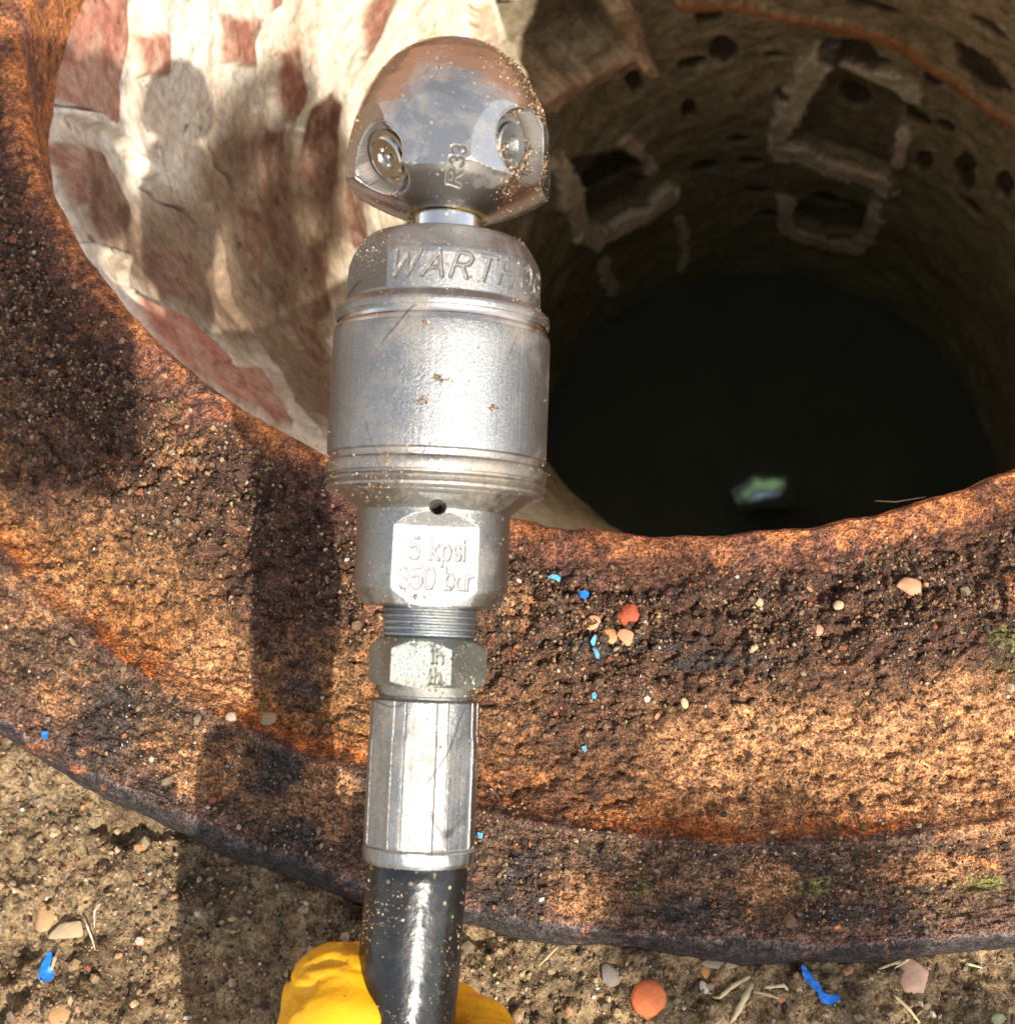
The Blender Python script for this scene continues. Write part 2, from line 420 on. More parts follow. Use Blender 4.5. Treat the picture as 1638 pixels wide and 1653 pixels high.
SPOTS = [(1145, 25, 18, 14), (1168, 78, 18, 22), (1115, 100, 18, 12), (1112, 172, 12, 20), (1250, 90, 16, 9), (1022, 130, 10, 26), (1375, 80, 44, 22),
         (1580, 110, 42, 34), (1210, 262, 18, 12), (1138, 272, 18, 12), (1195, 225, 15, 9), (1222, 310, 20, 9), (1335, 330, 24, 18), (1505, 130, 12, 16),
         (1520, 205, 14, 12), (1570, 330, 20, 10), (1555, 270, 14, 22), (1262, 145, 8, 7), (1410, 15, 30, 18), (1600, 45, 26, 14), (1375, 165, 20, 22),
         (1560, 290, 12, 20), (1240, 345, 16, 8), (1478, 190, 22, 18), (985, 290, 52, 40), (1620, 300, 16, 22), (1490, 260, 12, 18)]
BRICKS = [  # outline in the photograph, brick tone 0..1
    ([(80, -40), (208, -40), (205, 60), (186, 200), (122, 186), (74, 160)], .75),
    ([(112, 235), (150, 246), (192, 320), (212, 398), (150, 400), (122, 330)], .15),
    ([(196, 474), (262, 500), (330, 556), (420, 652), (396, 668), (290, 596), (226, 528)], .95),
    ([(418, 205), (462, 215), (474, 330), (478, 440), (442, 425), (426, 330)], .05),
    ([(455, 85), (484, 70), (490, 150), (472, 205), (450, 180)], .45),
    ([(497, 180), (535, 145), (556, 170), (546, 290), (518, 330), (492, 300)], .10),
    ([(500, 380), (530, 390), (541, 500), (520, 520), (505, 440)], .0),
    ([(482, 515), (520, 530), (548, 580), (520, 590), (492, 550)], .1),
    ([(286, -60), (345, -60), (335, -8), (300, 5)], .5),
    ([(430, -60), (470, -60), (460, 10), (440, 20)], .5),
    ([(575, 10), (610, -40), (650, -40), (610, 60), (585, 110)], .6),
    ([(60, 225), (100, 235), (120, 330), (100, 330)], .6),
    ([(330, 600), (420, 590), (470, 690), (440, 690)], .7), ([(350, 20), (425, 30), (415, 110), (352, 100)], .55), ([(220, 60), (275, 50), (270, 120), (225, 125)], .8),
    ([(380, 330), (412, 345), (430, 450), (395, 420)], .3), ([(560, 240), (600, 230), (600, 420), (565, 400)], .1), ([(230, 400), (300, 410), (330, 500), (250, 470)], .2),
    ([(640, 120), (670, 60), (700, 60), (668, 160), (640, 200)], .2),
]
WALL_LINES = [([(330, 330), (352, 420), (382, 500), (440, 600), (520, 715), (600, 830)], 9, .006, .7),
    ([(400, 215), (405, 300), (420, 400), (450, 470), (490, 560)], 7, .004, .5),
    ([(42, 172), (100, 178), (160, 205), (212, 250), (236, 278)], 12, .008, 1.0),
    ([(125, 400), (190, 420), (200, 470)], 12, .004, .9), ([(484, 210), (486, 330), (500, 450)], 6, .004, .5)]
CRACKS = [([(232, 300), (262, 325), (300, 340), (318, 362), (326, 384)], 4), ([(345, 235), (372, 285), (388, 310)], 6), ([(80, 170), (130, 180), (165, 200)], 3)]
def build_shaft():
    nth = 1300; ns = 640
    th = np.concatenate([np.linspace(R_(-20), R_(225), nth), np.linspace(R_(225), R_(340), 160)[1:-1]])
    s = np.linspace(0, 1, ns)**1.15
    TH, S = np.meshgrid(th, s, indexing='ij'); TH = TH.ravel(); S = S.ravel()
    x, y, z = shaft_pt(TH, S)
    P = np.stack([x, y, z], -1)
    W2 = to_m(TH, S)
    top = (1-sstep(.38, .62, W2[:, 1] + .12*fbm(P, 6, 3, seed=34)))
    W3 = W2 + .0022*np.stack([fbm(P, 45, 3, seed=31), fbm(P, 45, 3, seed=32)], -1)
    brick = np.zeros(len(P)); rnd = np.full(len(P), .5)
    for poly, tone in BRICKS:
        q = [inv(*p) for p in poly]; pm = to_m([t[0] for t in q], [t[1] for t in q])
        idx = np.where(np.all((W3 > pm.min(0)-.03) & (W3 < pm.max(0)+.03), axis=1))[0]
        ins = poly_in(W3[idx], pm); dd = seg_dist(W3[idx], np.concatenate([pm, pm[:1]]))
        k = sstep(-.003, .004, np.where(ins, dd, -dd)); brick[idx] = np.maximum(brick[idx], k); rnd[idx] = np.where(k > .02, tone, rnd[idx])
    dr = brick*(.001 + rnd*.006)
    # plastered stone lower down
    dr = dr + fbm(P, 11, 4, .55, seed=35)*.012 + fbm(P, 60, 4, .5, seed=36)*.0020 + fbm(P, 240, 2, .6, seed=37)*.0004
    pale = (1-brick)*top*(1-sstep(R_(130), R_(108), TH))*.9; rust = np.zeros(len(P)); dark = np.zeros(len(P)); lip = np.zeros(len(P)); lime = np.zeros(len(P))
    jit = fbm(P, 40, 4, .6, seed=38)
    for pts, hw, proud, key in RIBS:
        q = [inv(*p) for p in pts]
        pm = to_m([a[0] for a in q], [a[1] for a in q]); dep = np.mean([a[3] for a in q]); w = hw*dep/F*1.05
        w *= 1.35 if key in (0, 2) else 1.0
        near = np.all((W2 > pm.min(0)-.08) & (W2 < pm.max(0)+.08), axis=1)
        idx = np.where(near)[0]
        dd = seg_dist(W2[idx]*np.array([1, .75]), pm*np.array([1, .75])) + jit[idx]*w*1.1
        k = 1-sstep(w*.75, w*1.1, dd)
        dr[idx] += k*proud
        brick[idx] *= 1-k
        if key in (0,): pale[idx] = np.maximum(pale[idx], k*(.95+.25*np.clip(jit[idx]*2, -1, 0))); lip[idx] = np.maximum(lip[idx], 0)
        if key in (0, 2): lime[idx] = np.maximum(lime[idx], k*(.55 if key == 0 else .28)*(.7+.5*np.clip(jit[idx]*2, -1, .6)))
        if key == 2: pale[idx] = np.maximum(pale[idx], k*.6)
        if key == 1: rust[idx] = np.maximum(rust[idx], k)
        if key == 3: pale[idx] = np.maximum(pale[idx], k*.5); rust[idx] = np.maximum(rust[idx], k*.5)
    for pts, hw, proud, kk in WALL_LINES:
        q = [inv(*p) for p in pts]; pm = to_m([a_[0] for a_ in q], [a_[1] for a_ in q]); w = hw*np.mean([a_[3] for a_ in q])/F
        idx = np.where(np.all((W2 > pm.min(0)-.05) & (W2 < pm.max(0)+.05), axis=1))[0]
        k = 1-sstep(w*.5, w*1.3, seg_dist(W2[idx], pm)+jit[idx]*w*.5); dr[idx] += k*proud; pale[idx] = np.maximum(pale[idx], k*kk)
    for pts, hw in CRACKS:
        q = [inv(*p) for p in pts]; pm = to_m([a_[0] for a_ in q], [a_[1] for a_ in q]); w = hw*np.mean([a_[3] for a_ in q])/F
        idx = np.where(np.all((W2 > pm.min(0)-.05) & (W2 < pm.max(0)+.05), axis=1))[0]
        k = 1-sstep(w*.5, w*1.3, seg_dist(W2[idx], pm)+jit[idx]*w*1.5); dr[idx] -= k*.009; dark[idx] = np.maximum(dark[idx], k*.8)
    for px, py, ax, ay in SPOTS:
        t0, s0, e, dep = inv(px, py)
        c0 = to_m([t0], [s0])[0]
        sc = dep/F
        q = (W2-c0)/np.array([ax*sc*1.3, ay*sc*1.7]); d = np.hypot(*q.T) + jit*.45
        k = 1-sstep(.75, 1.1, d); dark = np.maximum(dark, k); dr -= k*.007
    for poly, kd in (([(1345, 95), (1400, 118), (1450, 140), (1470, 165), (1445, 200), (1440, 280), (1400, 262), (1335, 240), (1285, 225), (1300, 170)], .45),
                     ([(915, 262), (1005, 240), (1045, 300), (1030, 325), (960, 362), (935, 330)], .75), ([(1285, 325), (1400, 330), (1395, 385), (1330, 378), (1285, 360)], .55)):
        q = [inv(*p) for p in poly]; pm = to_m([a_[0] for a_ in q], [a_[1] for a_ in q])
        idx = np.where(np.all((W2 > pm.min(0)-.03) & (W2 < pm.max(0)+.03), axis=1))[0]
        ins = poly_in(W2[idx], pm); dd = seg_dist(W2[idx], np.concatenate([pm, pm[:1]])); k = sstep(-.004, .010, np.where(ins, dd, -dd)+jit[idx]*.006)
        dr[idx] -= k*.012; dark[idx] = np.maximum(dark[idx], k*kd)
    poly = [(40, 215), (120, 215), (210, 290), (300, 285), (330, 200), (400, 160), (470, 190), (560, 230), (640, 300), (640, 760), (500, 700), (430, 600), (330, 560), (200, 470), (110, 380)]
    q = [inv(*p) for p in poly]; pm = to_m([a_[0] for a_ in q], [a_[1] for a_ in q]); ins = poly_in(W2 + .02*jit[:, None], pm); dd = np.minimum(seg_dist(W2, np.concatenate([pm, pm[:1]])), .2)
    k = sstep(-.01, .035, np.where(ins, dd, -dd)); shade_k = k; wall_shade = k*np.clip(.85+.6*fbm(P, 22, 4, .6, seed=44), 0, 1)  # brown shade painted into the left wall colour within this outline
    # inlet recess behind the upper arch
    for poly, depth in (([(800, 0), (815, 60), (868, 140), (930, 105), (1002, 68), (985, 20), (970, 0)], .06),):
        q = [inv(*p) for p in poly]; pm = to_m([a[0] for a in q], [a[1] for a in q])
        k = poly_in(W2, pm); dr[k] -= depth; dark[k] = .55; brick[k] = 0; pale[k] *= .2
    dr *= sstep(0, .02, S)
    cxy = np.stack([np.cos(TH), np.sin(TH)], -1)
    P[:, :2] -= cxy*dr[:, None]
    me = np_mesh('shaft_wall', P, grid_faces(len(th), ns, True))
    pale = pale*(1-.97*shade_k)
    attr(me, 'brick', brick); attr(me, 'pale', pale); attr(me, 'rust', rust); attr(me, 'dark', dark); attr(me, 'rnd', rnd); attr(me, 'wall_shade', wall_shade*(1-sstep(R_(128), R_(112), TH))); attr(me, 'lime', lime); attr(me, 'depth', S)
    m = NT('old_brick_and_lime')
    nA = m.noise(7, 5, .6); nB = m.noise(38, 6, .68); nC = m.noise(170, 4, .65)
    dp = m.at('depth')
    plaster = m.mix(nA, (.60, .49, .33), (.72, .58, .38))
    plaster = m.mix(m.ramp(nB, [(.40, 0.0), (.62, .9)]), plaster, (.27, .20, .12))
    darkening = m.ramp(dp, [(.30, 0.0), (.80, 1.0)])  # wall turns darker and greener with depth
    plaster = m.mix(m.math('MULTIPLY', darkening, .80), plaster, m.mix(nB, (.12, .135, .08), (.25, .245, .14)))
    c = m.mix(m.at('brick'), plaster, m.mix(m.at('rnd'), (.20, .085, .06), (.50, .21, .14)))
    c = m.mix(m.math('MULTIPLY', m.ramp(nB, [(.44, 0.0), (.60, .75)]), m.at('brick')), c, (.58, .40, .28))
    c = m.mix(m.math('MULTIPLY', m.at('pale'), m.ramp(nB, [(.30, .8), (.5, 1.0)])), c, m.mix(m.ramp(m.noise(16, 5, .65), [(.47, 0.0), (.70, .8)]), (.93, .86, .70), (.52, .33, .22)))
    c = m.mix(m.math('MULTIPLY', m.at('wall_shade'), m.ramp(nB, [(.35, 1.0), (.64, .68)])), c, m.mix(nA, (.13, .08, .05), (.24, .135, .085)))
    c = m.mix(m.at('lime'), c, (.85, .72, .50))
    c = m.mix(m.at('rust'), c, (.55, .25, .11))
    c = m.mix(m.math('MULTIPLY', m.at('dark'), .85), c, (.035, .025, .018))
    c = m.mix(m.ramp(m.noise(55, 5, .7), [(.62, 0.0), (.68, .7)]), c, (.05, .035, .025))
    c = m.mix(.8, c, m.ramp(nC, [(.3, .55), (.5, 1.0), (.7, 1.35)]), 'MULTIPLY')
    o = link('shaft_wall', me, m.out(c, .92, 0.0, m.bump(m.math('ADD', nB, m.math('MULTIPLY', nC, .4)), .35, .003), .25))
    tag(o, 'old brick and lime plaster wall of the deep shaft under the manhole', 'wall', kind='structure')
build_shaft()

def disc(name, c, r, z, mat, n=96, rough=0.0):
    bm = bmesh.new()
    bmesh.ops.create_circle(bm, cap_ends=True, segments=n, radius=r)
    me = bpy.data.meshes.new(name); bm.to_mesh(me); bm.free()
    o = link(name, me, mat); o.location = (c[0], c[1], z); return o
mw = NT('still_dark_water')
wat = disc('water', SH_B['c'], SH_B['r']+.05, SH_B['z']+.02, mw.out(mw.mix(mw.noise(9, 5), (.045, .062, .055), (.11, .13, .10)), .4, 0.0, mw.bump(mw.noise(14, 2), .05, .01), .5))
tag(wat, 'black still water at the bottom of the shaft', 'water', kind='structure')
def build_glint():  # tilted plate added to mirror the sky as a glint on the water
    P = at_z(1228, 792, -1.24); vc = CAM-P; vc /= np.linalg.norm(vc)
    tgt = np.array([ci[0]+.03, ci[1]+.02, 0.0]); vo = tgt-P; vo /= np.linalg.norm(vo)
    N = vc+vo; N /= np.linalg.norm(N)
    X = np.cross([0, 1, 0], N); X /= np.linalg.norm(X); Y = np.cross(N, X)
    k = np.linalg.norm(CAM-P)/F
    out = [(-56, 20), (-62, 28), (-30, 30), (20, 31), (55, 26), (62, 12), (50, -8), (58, -22), (30, -30), (-10, -26), (-34, -30), (-44, -8)]
    bm = bmesh.new(); vs = [bm.verts.new((x*k, y*k*1.05, .004)) for x, y in out]; f = bm.faces.new(vs)
    g = bmesh.ops.extrude_face_region(bm, geom=[f])
    for v in [a for a in g['geom'] if isinstance(a, bmesh.types.BMVert)]: v.co.z -= .006
    bmesh.ops.recalc_face_normals(bm, faces=bm.faces)
    me = bpy.data.meshes.new('glint_plate'); bm.to_mesh(me); bm.free()
    mp = NT('glint_mirror'); mp.b.inputs['IOR'].default_value = 2.3
    sc_ = mp.n('ShaderNodeMapping'); sc_.inputs['Scale'].default_value = (1/(58*k), 1/(30*k), 0); mp.lk(mp.tc.outputs['Object'], sc_.inputs[0])
    ln = mp.n('ShaderNodeVectorMath', operation='LENGTH'); mp.lk(sc_.outputs[0], ln.inputs[0])
    rr_ = mp.math('ADD', ln.outputs['Value'], mp.math('MULTIPLY', mp.math('SUBTRACT', mp.noise(22, 3), .5), 1.5))
    msk = mp.ramp(rr_, [(.30, 1.0), (.80, 0.0)])
    gr = mp.ramp(mp.noise(17, 2), [(.40, (.55, .85, .35)), (.47, (.25, .32, .22)), (.54, (.75, .88, 1.0))])  # blue and green of the reflection tinted into the highlight
    mp.lk(gr, mp.b.inputs['Specular Tint'])
    o = link('glint_plate', me, mp.out((.075, .095, .075), mp.math('SUBTRACT', .38, mp.math('MULTIPLY', msk, .26)), 0.0, mp.bump(mp.noise(24, 1), .2, .01), mp.math('MULTIPLY', msk, 1.0)))
    o.matrix_world = Matrix(((X[0], Y[0], N[0], P[0]), (X[1], Y[1], N[1], P[1]), (X[2], Y[2], N[2], P[2]), (0, 0, 0, 1)))
    tag(o, 'small tilted plate added to stand in for the daylight glint on the water', 'glint plate')
build_glint()

def build_unseen():
    # unseen brick wall added for warm reflections in the metal, under a stone coping
    e = empty('reflection_wall', Matrix.Translation((0, 2.6, SOIL_Z-.05))); tag(e, 'brown brick wall added out of view beyond the manhole for warm reflections', 'wall')
    def box(name, sx, sy, z0, z1, mat):
        bm = bmesh.new(); bmesh.ops.create_cube(bm, size=1)
        for v in bm.verts: v.co = (v.co.x*sx, v.co.y*sy, z0 if v.co.z < 0 else z1)
        bmesh.ops.bevel(bm, geom=bm.edges[:], offset=.01, segments=2, affect='EDGES')
        me = bpy.data.meshes.new(name); bm.to_mesh(me); bm.free(); return link(name, me, mat, e)
    m = NT('reflection_brick'); b = m.n('ShaderNodeTexBrick'); b.inputs['Scale'].default_value = 1; b.inputs['Brick Width'].default_value = .225; b.inputs['Row Height'].default_value = .075
    b.inputs['Mortar Size'].default_value = .006; b.inputs['Color1'].default_value = (.26, .10, .05, 1); b.inputs['Color2'].default_value = (.36, .17, .09, 1); b.inputs['Mortar'].default_value = (.38, .32, .25, 1)
    mp = m.n('ShaderNodeMapping'); mp.inputs['Rotation'].default_value = (R_(90), 0, 0); m.lk(m.tc.outputs['Object'], mp.inputs[0]); m.lk(mp.outputs[0], b.inputs['Vector'])
    box('brickwork', 7, .22, 0, 2.2, m.out(m.mix(1.0, b.outputs['Color'], m.ramp(m.noise(8, 5), [(.3, .6), (.7, 1.3)]), 'MULTIPLY'), .9))
    box('coping', 7.1, .30, 2.2, 2.26, simple('coping_stone', (.34, .30, .24), .9))
    # unseen tree with its crown over the place and shading sprays added
    t = empty('broadleaf_tree', Matrix.Translation((1.9, -1.5, SOIL_Z))); tag(t, 'small unseen broadleaf tree over the manhole with leaf sprays added for shade', 'tree')
    bm = bmesh.new()
    def limb(p, r):
        for a, b2, ra, rb in zip(p[:-1], p[1:], r[:-1], r[1:]): capsule(bm, a, b2, ra, rb, 12)
    limb([(0, 0, -.1), (-.05, .02, 1.0), (-.3, .15, 1.9), (-.8, .4, 2.7), (-1.5, .7, 3.1)], [.11, .09, .07, .05, .02])
    limb([(-.3, .15, 1.9), (-.0, .5, 2.6), (.1, .9, 3.3)], [.06, .04, .015]); limb([(-.8, .4, 2.7), (-1.3, 1.0, 2.9), (-2.0, 1.3, 3.2)], [.05, .03, .012]); limb([(-.5, .3, 2.3), (-.7, -.3, 3.0), (-.6, -.5, 3.5)], [.05, .03, .012])
    T0 = np.array([1.9, -1.5, SOIL_Z])
    def tw(x, y, tt): return CAM + c2w((x+.3587*tt, y-.2935*tt, tt)) - T0
    shade_twigs = [((.215, -.075), 1.1, (.075, .085), 260), ((.245, -.262), 1.0, (.05, .030), 80), ((.33, -.30), 1.0, (.04, .012), 24)]  # leaf sprays added along the sun's path to shade wall and ring
    for (c0, tt, rd, nn) in shade_twigs: limb([(-.03, .01, .9), tuple((np.array([-.03, .01, .9])+tw(*c0, tt))/2+np.array([0, 0, .06])), tuple(tw(*c0, tt))], [.02, .010, .003])
    me = bpy.data.meshes.new('trunk'); bm.to_mesh(me); bm.free(); link('trunk', me, simple('bark', (.12, .085, .055), .95), t)
    n = 3400; cs = np.array([(-1.9, 1.0, 3.2, .22), (-1.3, .2, 3.2, .4), (0, .9, 3.4, .55), (-.6, -.2, 3.6, .5), (-.3, .3, 3.8, .6)])
    c = cs[RNG.integers(0, len(cs), n)]; v = RNG.normal(size=(n, 3)); v /= np.linalg.norm(v, axis=1)[:, None]
    P = c[:, :3] + v*(c[:, 3]*RNG.random(n)**.4)[:, None]; P = P[fbm(P, 3, 3, seed=91) > -.12]; n0 = len(P); L2 = np.ones(len(P))
    for (c0, tt, rd, nn) in shade_twigs:
        a_ = RNG.uniform(0, 2*math.pi, nn); q_ = RNG.random(nn)**.5
        P = np.concatenate([P, np.array([tw(c0[0]+rd[0]*q_[i]*math.cos(a_[i]), c0[1]+rd[1]*q_[i]*math.sin(a_[i]), tt+RNG.uniform(-.08, .08)) for i in range(nn)])]); L2 = np.concatenate([L2, np.full(nn, .40)])
    n = len(P); A = RNG.normal(size=(n, 3, 3)); Q, _ = np.linalg.qr(A); leaf = np.array([(0, -1, 0), (.5, -.2, .1), (.35, .6, .05), (0, 1, -.1), (-.35, .6, .05), (-.5, -.2, .1)])*.045
    V = np.einsum('nij,kj->nki', Q, leaf)*L2[:, None, None]+P[:, None]; Fq = (np.arange(n)[:, None]*6+np.arange(6)[None])
    me = np_mesh('crown', V.reshape(-1, 3), Fq, False); m2 = NT('green_leaf'); m2.b.inputs['Transmission Weight'].default_value = 0
    link('crown', me, m2.out(m2.mix(m2.noise(6, 3), (.05, .10, .015), (.13, .20, .03)), .5), t)

# ------------------------------------------------------------------ the nozzle
D0 = .36; U0 = D0/F
foot = at_d(692.4, 1020, D0)
a_cam = np.array([.0405, .9957, -.0825]); a_cam /= np.linalg.norm(a_cam)
AX = c2w(a_cam)                                    # along the nozzle towards its head
view = CAM - foot; NV = view - AX*(view@AX); NV /= np.linalg.norm(NV)   # towards the camera
SX = np.cross(AX, NV); SX = SX*(1 if SX@RGT > 0 else -1)                 # to the right
def npx(y):
    """axial position (m) seen at photograph row y, and metres per pixel there"""
    lo, hi = -.4, .4
    for _ in range(50):
        mid = (lo+hi)/2
        if project((foot+AX*mid)[None])[1][0] > y: lo = mid
        else: hi = mid
    dist = (foot+AX*lo-CAM)@FWD
    return lo, dist/F
def prof(pts):
    """[(row, half width px)] -> (s, r) arrays; s descending"""
    S = []; Rr = []
    for y, hw in pts:
        s, k = npx(y); S.append(s); Rr.append(hw*k)
    return np.array(S), np.array(Rr)
Mn = Matrix(((SX[0], NV[0], AX[0], foot[0]), (SX[1], NV[1], AX[1], foot[1]), (SX[2], NV[2], AX[2], foot[2]), (0, 0, 0, 1)))
# local nozzle coordinates: x right, y towards the camera, z along the axis
if Mn.to_3x3().determinant() < 0: print('NOZZLE FRAME MIRRORED')

def lathe(name, S, Rr, fn=None, nth=384, mat=None, parent=None, cap=True, dense=None, deg=34, th_range=None):
    """revolve; theta 0 faces the camera (+y) and grows to the right (+x). fn(th, s, r)->r"""
    if dense:
        ss = [S[0]]
        for a, b in zip(S[:-1], S[1:]):
            n = max(1, int(math.ceil(abs(b-a)/dense)))
            ss += list(a + (b-a)*np.arange(1, n+1)/n)
        ss = np.array(ss)
        # keep the order even where s repeats (steps)
        rr_ = []; 
        cum = np.concatenate([[0], np.cumsum(np.abs(np.diff(S))+1e-9)])
        cs = [0.0]
        for i, (a, b) in enumerate(zip(S[:-1], S[1:])):
            n = max(1, int(math.ceil(abs(b-a)/dense)))
            cs += list(cum[i] + (cum[i+1]-cum[i])*np.arange(1, n+1)/n)
        rr_ = np.interp(cs, cum, Rr)
        S, Rr = ss, rr_
    th = np.linspace(-math.pi, math.pi, nth, endpoint=False)
    TH, SS = np.meshgrid(th, S, indexing='ij'); RR = np.broadcast_to(Rr, TH.shape).copy(); _GR.clear()
    if fn is not None: RR = fn(TH, SS, RR)
    V = np.stack([RR*np.sin(TH), RR*np.cos(TH), SS], -1).reshape(-1, 3)
    Fq = grid_faces(nth, len(S), True)
    nv = len(S)
    if cap:
        V = np.concatenate([V, [[0, 0, S[0]], [0, 0, S[-1]]]])
    me = np_mesh(name, V, Fq)
    if _GR and not cap: attr(me, 'groove', np.max(np.stack(_GR), 0))
    if cap:
        bm = bmesh.new(); bm.from_mesh(me); bm.verts.ensure_lookup_table()
        n0 = nth*nv
        for i in range(nth):
            j = (i+1) % nth
            bm.faces.new((bm.verts[n0], bm.verts[j*nv], bm.verts[i*nv]))
            bm.faces.new((bm.verts[n0+1], bm.verts[i*nv+nv-1], bm.verts[j*nv+nv-1]))
        bmesh.ops.recalc_face_normals(bm, faces=bm.faces)
        bm.to_mesh(me); bm.free()
    if deg: sharpen(me, deg)
    return link(name, me, mat, parent)

# --- stroke lettering used for engraving ---------------------------------
def arc(cx, cy, rx, ry, a0, a1, n=14):
    t = np.radians(np.linspace(a0, a1, n)); return [(cx+rx*math.cos(k), cy+ry*math.sin(k)) for k in t]
GL = {  # unit cell: width ~.6, cap height 1
 'W': (.95, [[(0, 1), (.22, 0), (.47, .85), (.72, 0), (.95, 1)]]),
 'A': (.75, [[(0, 0), (.37, 1), (.75, 0)], [(.14, .34), (.61, .34)]]),
 'R': (.62, [[(0, 0), (0, 1), (.34, 1)] + arc(.34, .75, .25, .25, 90, -90) + [(0, .5)], [(.30, .5), (.62, 0)]]),
 'T': (.68, [[(0, 1), (.68, 1)], [(.34, 1), (.34, 0)]]),
 'H': (.64, [[(0, 0), (0, 1)], [(.64, 0), (.64, 1)], [(0, .5), (.64, .5)]]),
 'O': (.72, [arc(.36, .5, .36, .5, 0, 360, 26)]),
 'G': (.72, [arc(.38, .5, .36, .5, 50, 360, 24) + [(.42, .5)]]),
 '5': (.56, [[(.50, 1), (.10, 1), (.05, .55)] + arc(.25, .32, .29, .32, 130, -150)]),
 '3': (.54, [arc(.24, .74, .25, .26, 150, -80) , arc(.25, .27, .28, .27, 85, -150)]),
 '0': (.56, [arc(.28, .5, .28, .5, 0, 360, 26)]),
 'k': (.50, [[(0, 0), (0, 1)], [(.45, .68), (0, .30)], [(.16, .42), (.5, 0)]]),
 'p': (.52, [[(0, -.3), (0, .68)], arc(.25, .34, .26, .34, 0, 360, 20)]),
 'b': (.52, [[(0, 0), (0, 1)], arc(.25, .34, .26, .34, 0, 360, 20)]),
 's': (.44, [arc(.22, .51, .2, .17, 30, 270, 12) + arc(.22, .17, .21, .17, 90, -150, 12)]),
 'i': (.08, [[(.04, 0), (.04, .68)], [(.04, .92), (.04, .95)]]),
 'a': (.50, [arc(.24, .30, .25, .30, 0, 360, 20), [(.5, 0), (.5, .66)]]),
 'r': (.34, [[(0, 0), (0, .68)], arc(.24, .40, .24, .26, 180, 60, 8)]),
 'h': (.46, [[(0, 0), (0, 1)], arc(.23, .40, .23, .26, 180, 0, 10) + [(.46, 0)]]),
 ' ': (.30, []),
}
def text_strokes(txt, h, gap=.22, slant=0.0, wscale=1.0):
    x = 0; out = []
    for ch in txt:
        w, st = GL[ch]
        for s in st: out.append(np.array([((x + px*wscale + slant*py)*h, py*h) for px, py in s]))
        x += w*wscale + gap
    return out, (x-gap)*h
def stroke_dist(Xl, Yl, strokes, rot=0.0, ox=0, oy=0, maxd=.002):
    c, s = math.cos(rot), math.sin(rot)
    P = np.stack([c*(Xl-ox)+s*(Yl-oy), -s*(Xl-ox)+c*(Yl-oy)], -1)
    best = np.full(len(P), 1.0)
    for st in strokes:
        lo = st.min(0)-maxd; hi = st.max(0)+maxd
        idx = np.where(np.all((P > lo) & (P < hi), axis=1))[0]
        if len(idx): best[idx] = np.minimum(best[idx], seg_dist(P[idx], st))
    return best
_GR = []
def patch_shift(TH, SS, RR, strokes, x0, s0, rot=0.0, w=.00045, depth=.0004, raised=0.0, dirt=.5):
    """engrave strokes whose origin is (arc x0, axial s0) on a surface of revolution"""
    X = (TH*RR).ravel(); Y = SS.ravel()
    d = stroke_dist(X, Y, strokes, rot, x0, s0)
    g = 1-sstep(w*.55, w*1.25, d)
    _GR.append(dirt*(1-sstep(w*.6, w*1.35, d))*(1 if dirt > .9 else .45+.55*sstep(.3*w, .8*w, d)))
    return (RR.ravel() - depth*g + raised*(np.exp(-((d-w*1.5)/(w*.4))**2))).reshape(RR.shape)

NZ = empty('cleaning_nozzle', Mn)
tag(NZ, 'silver rotary pipe cleaning nozzle with polished domed head and engraved body', 'nozzle')

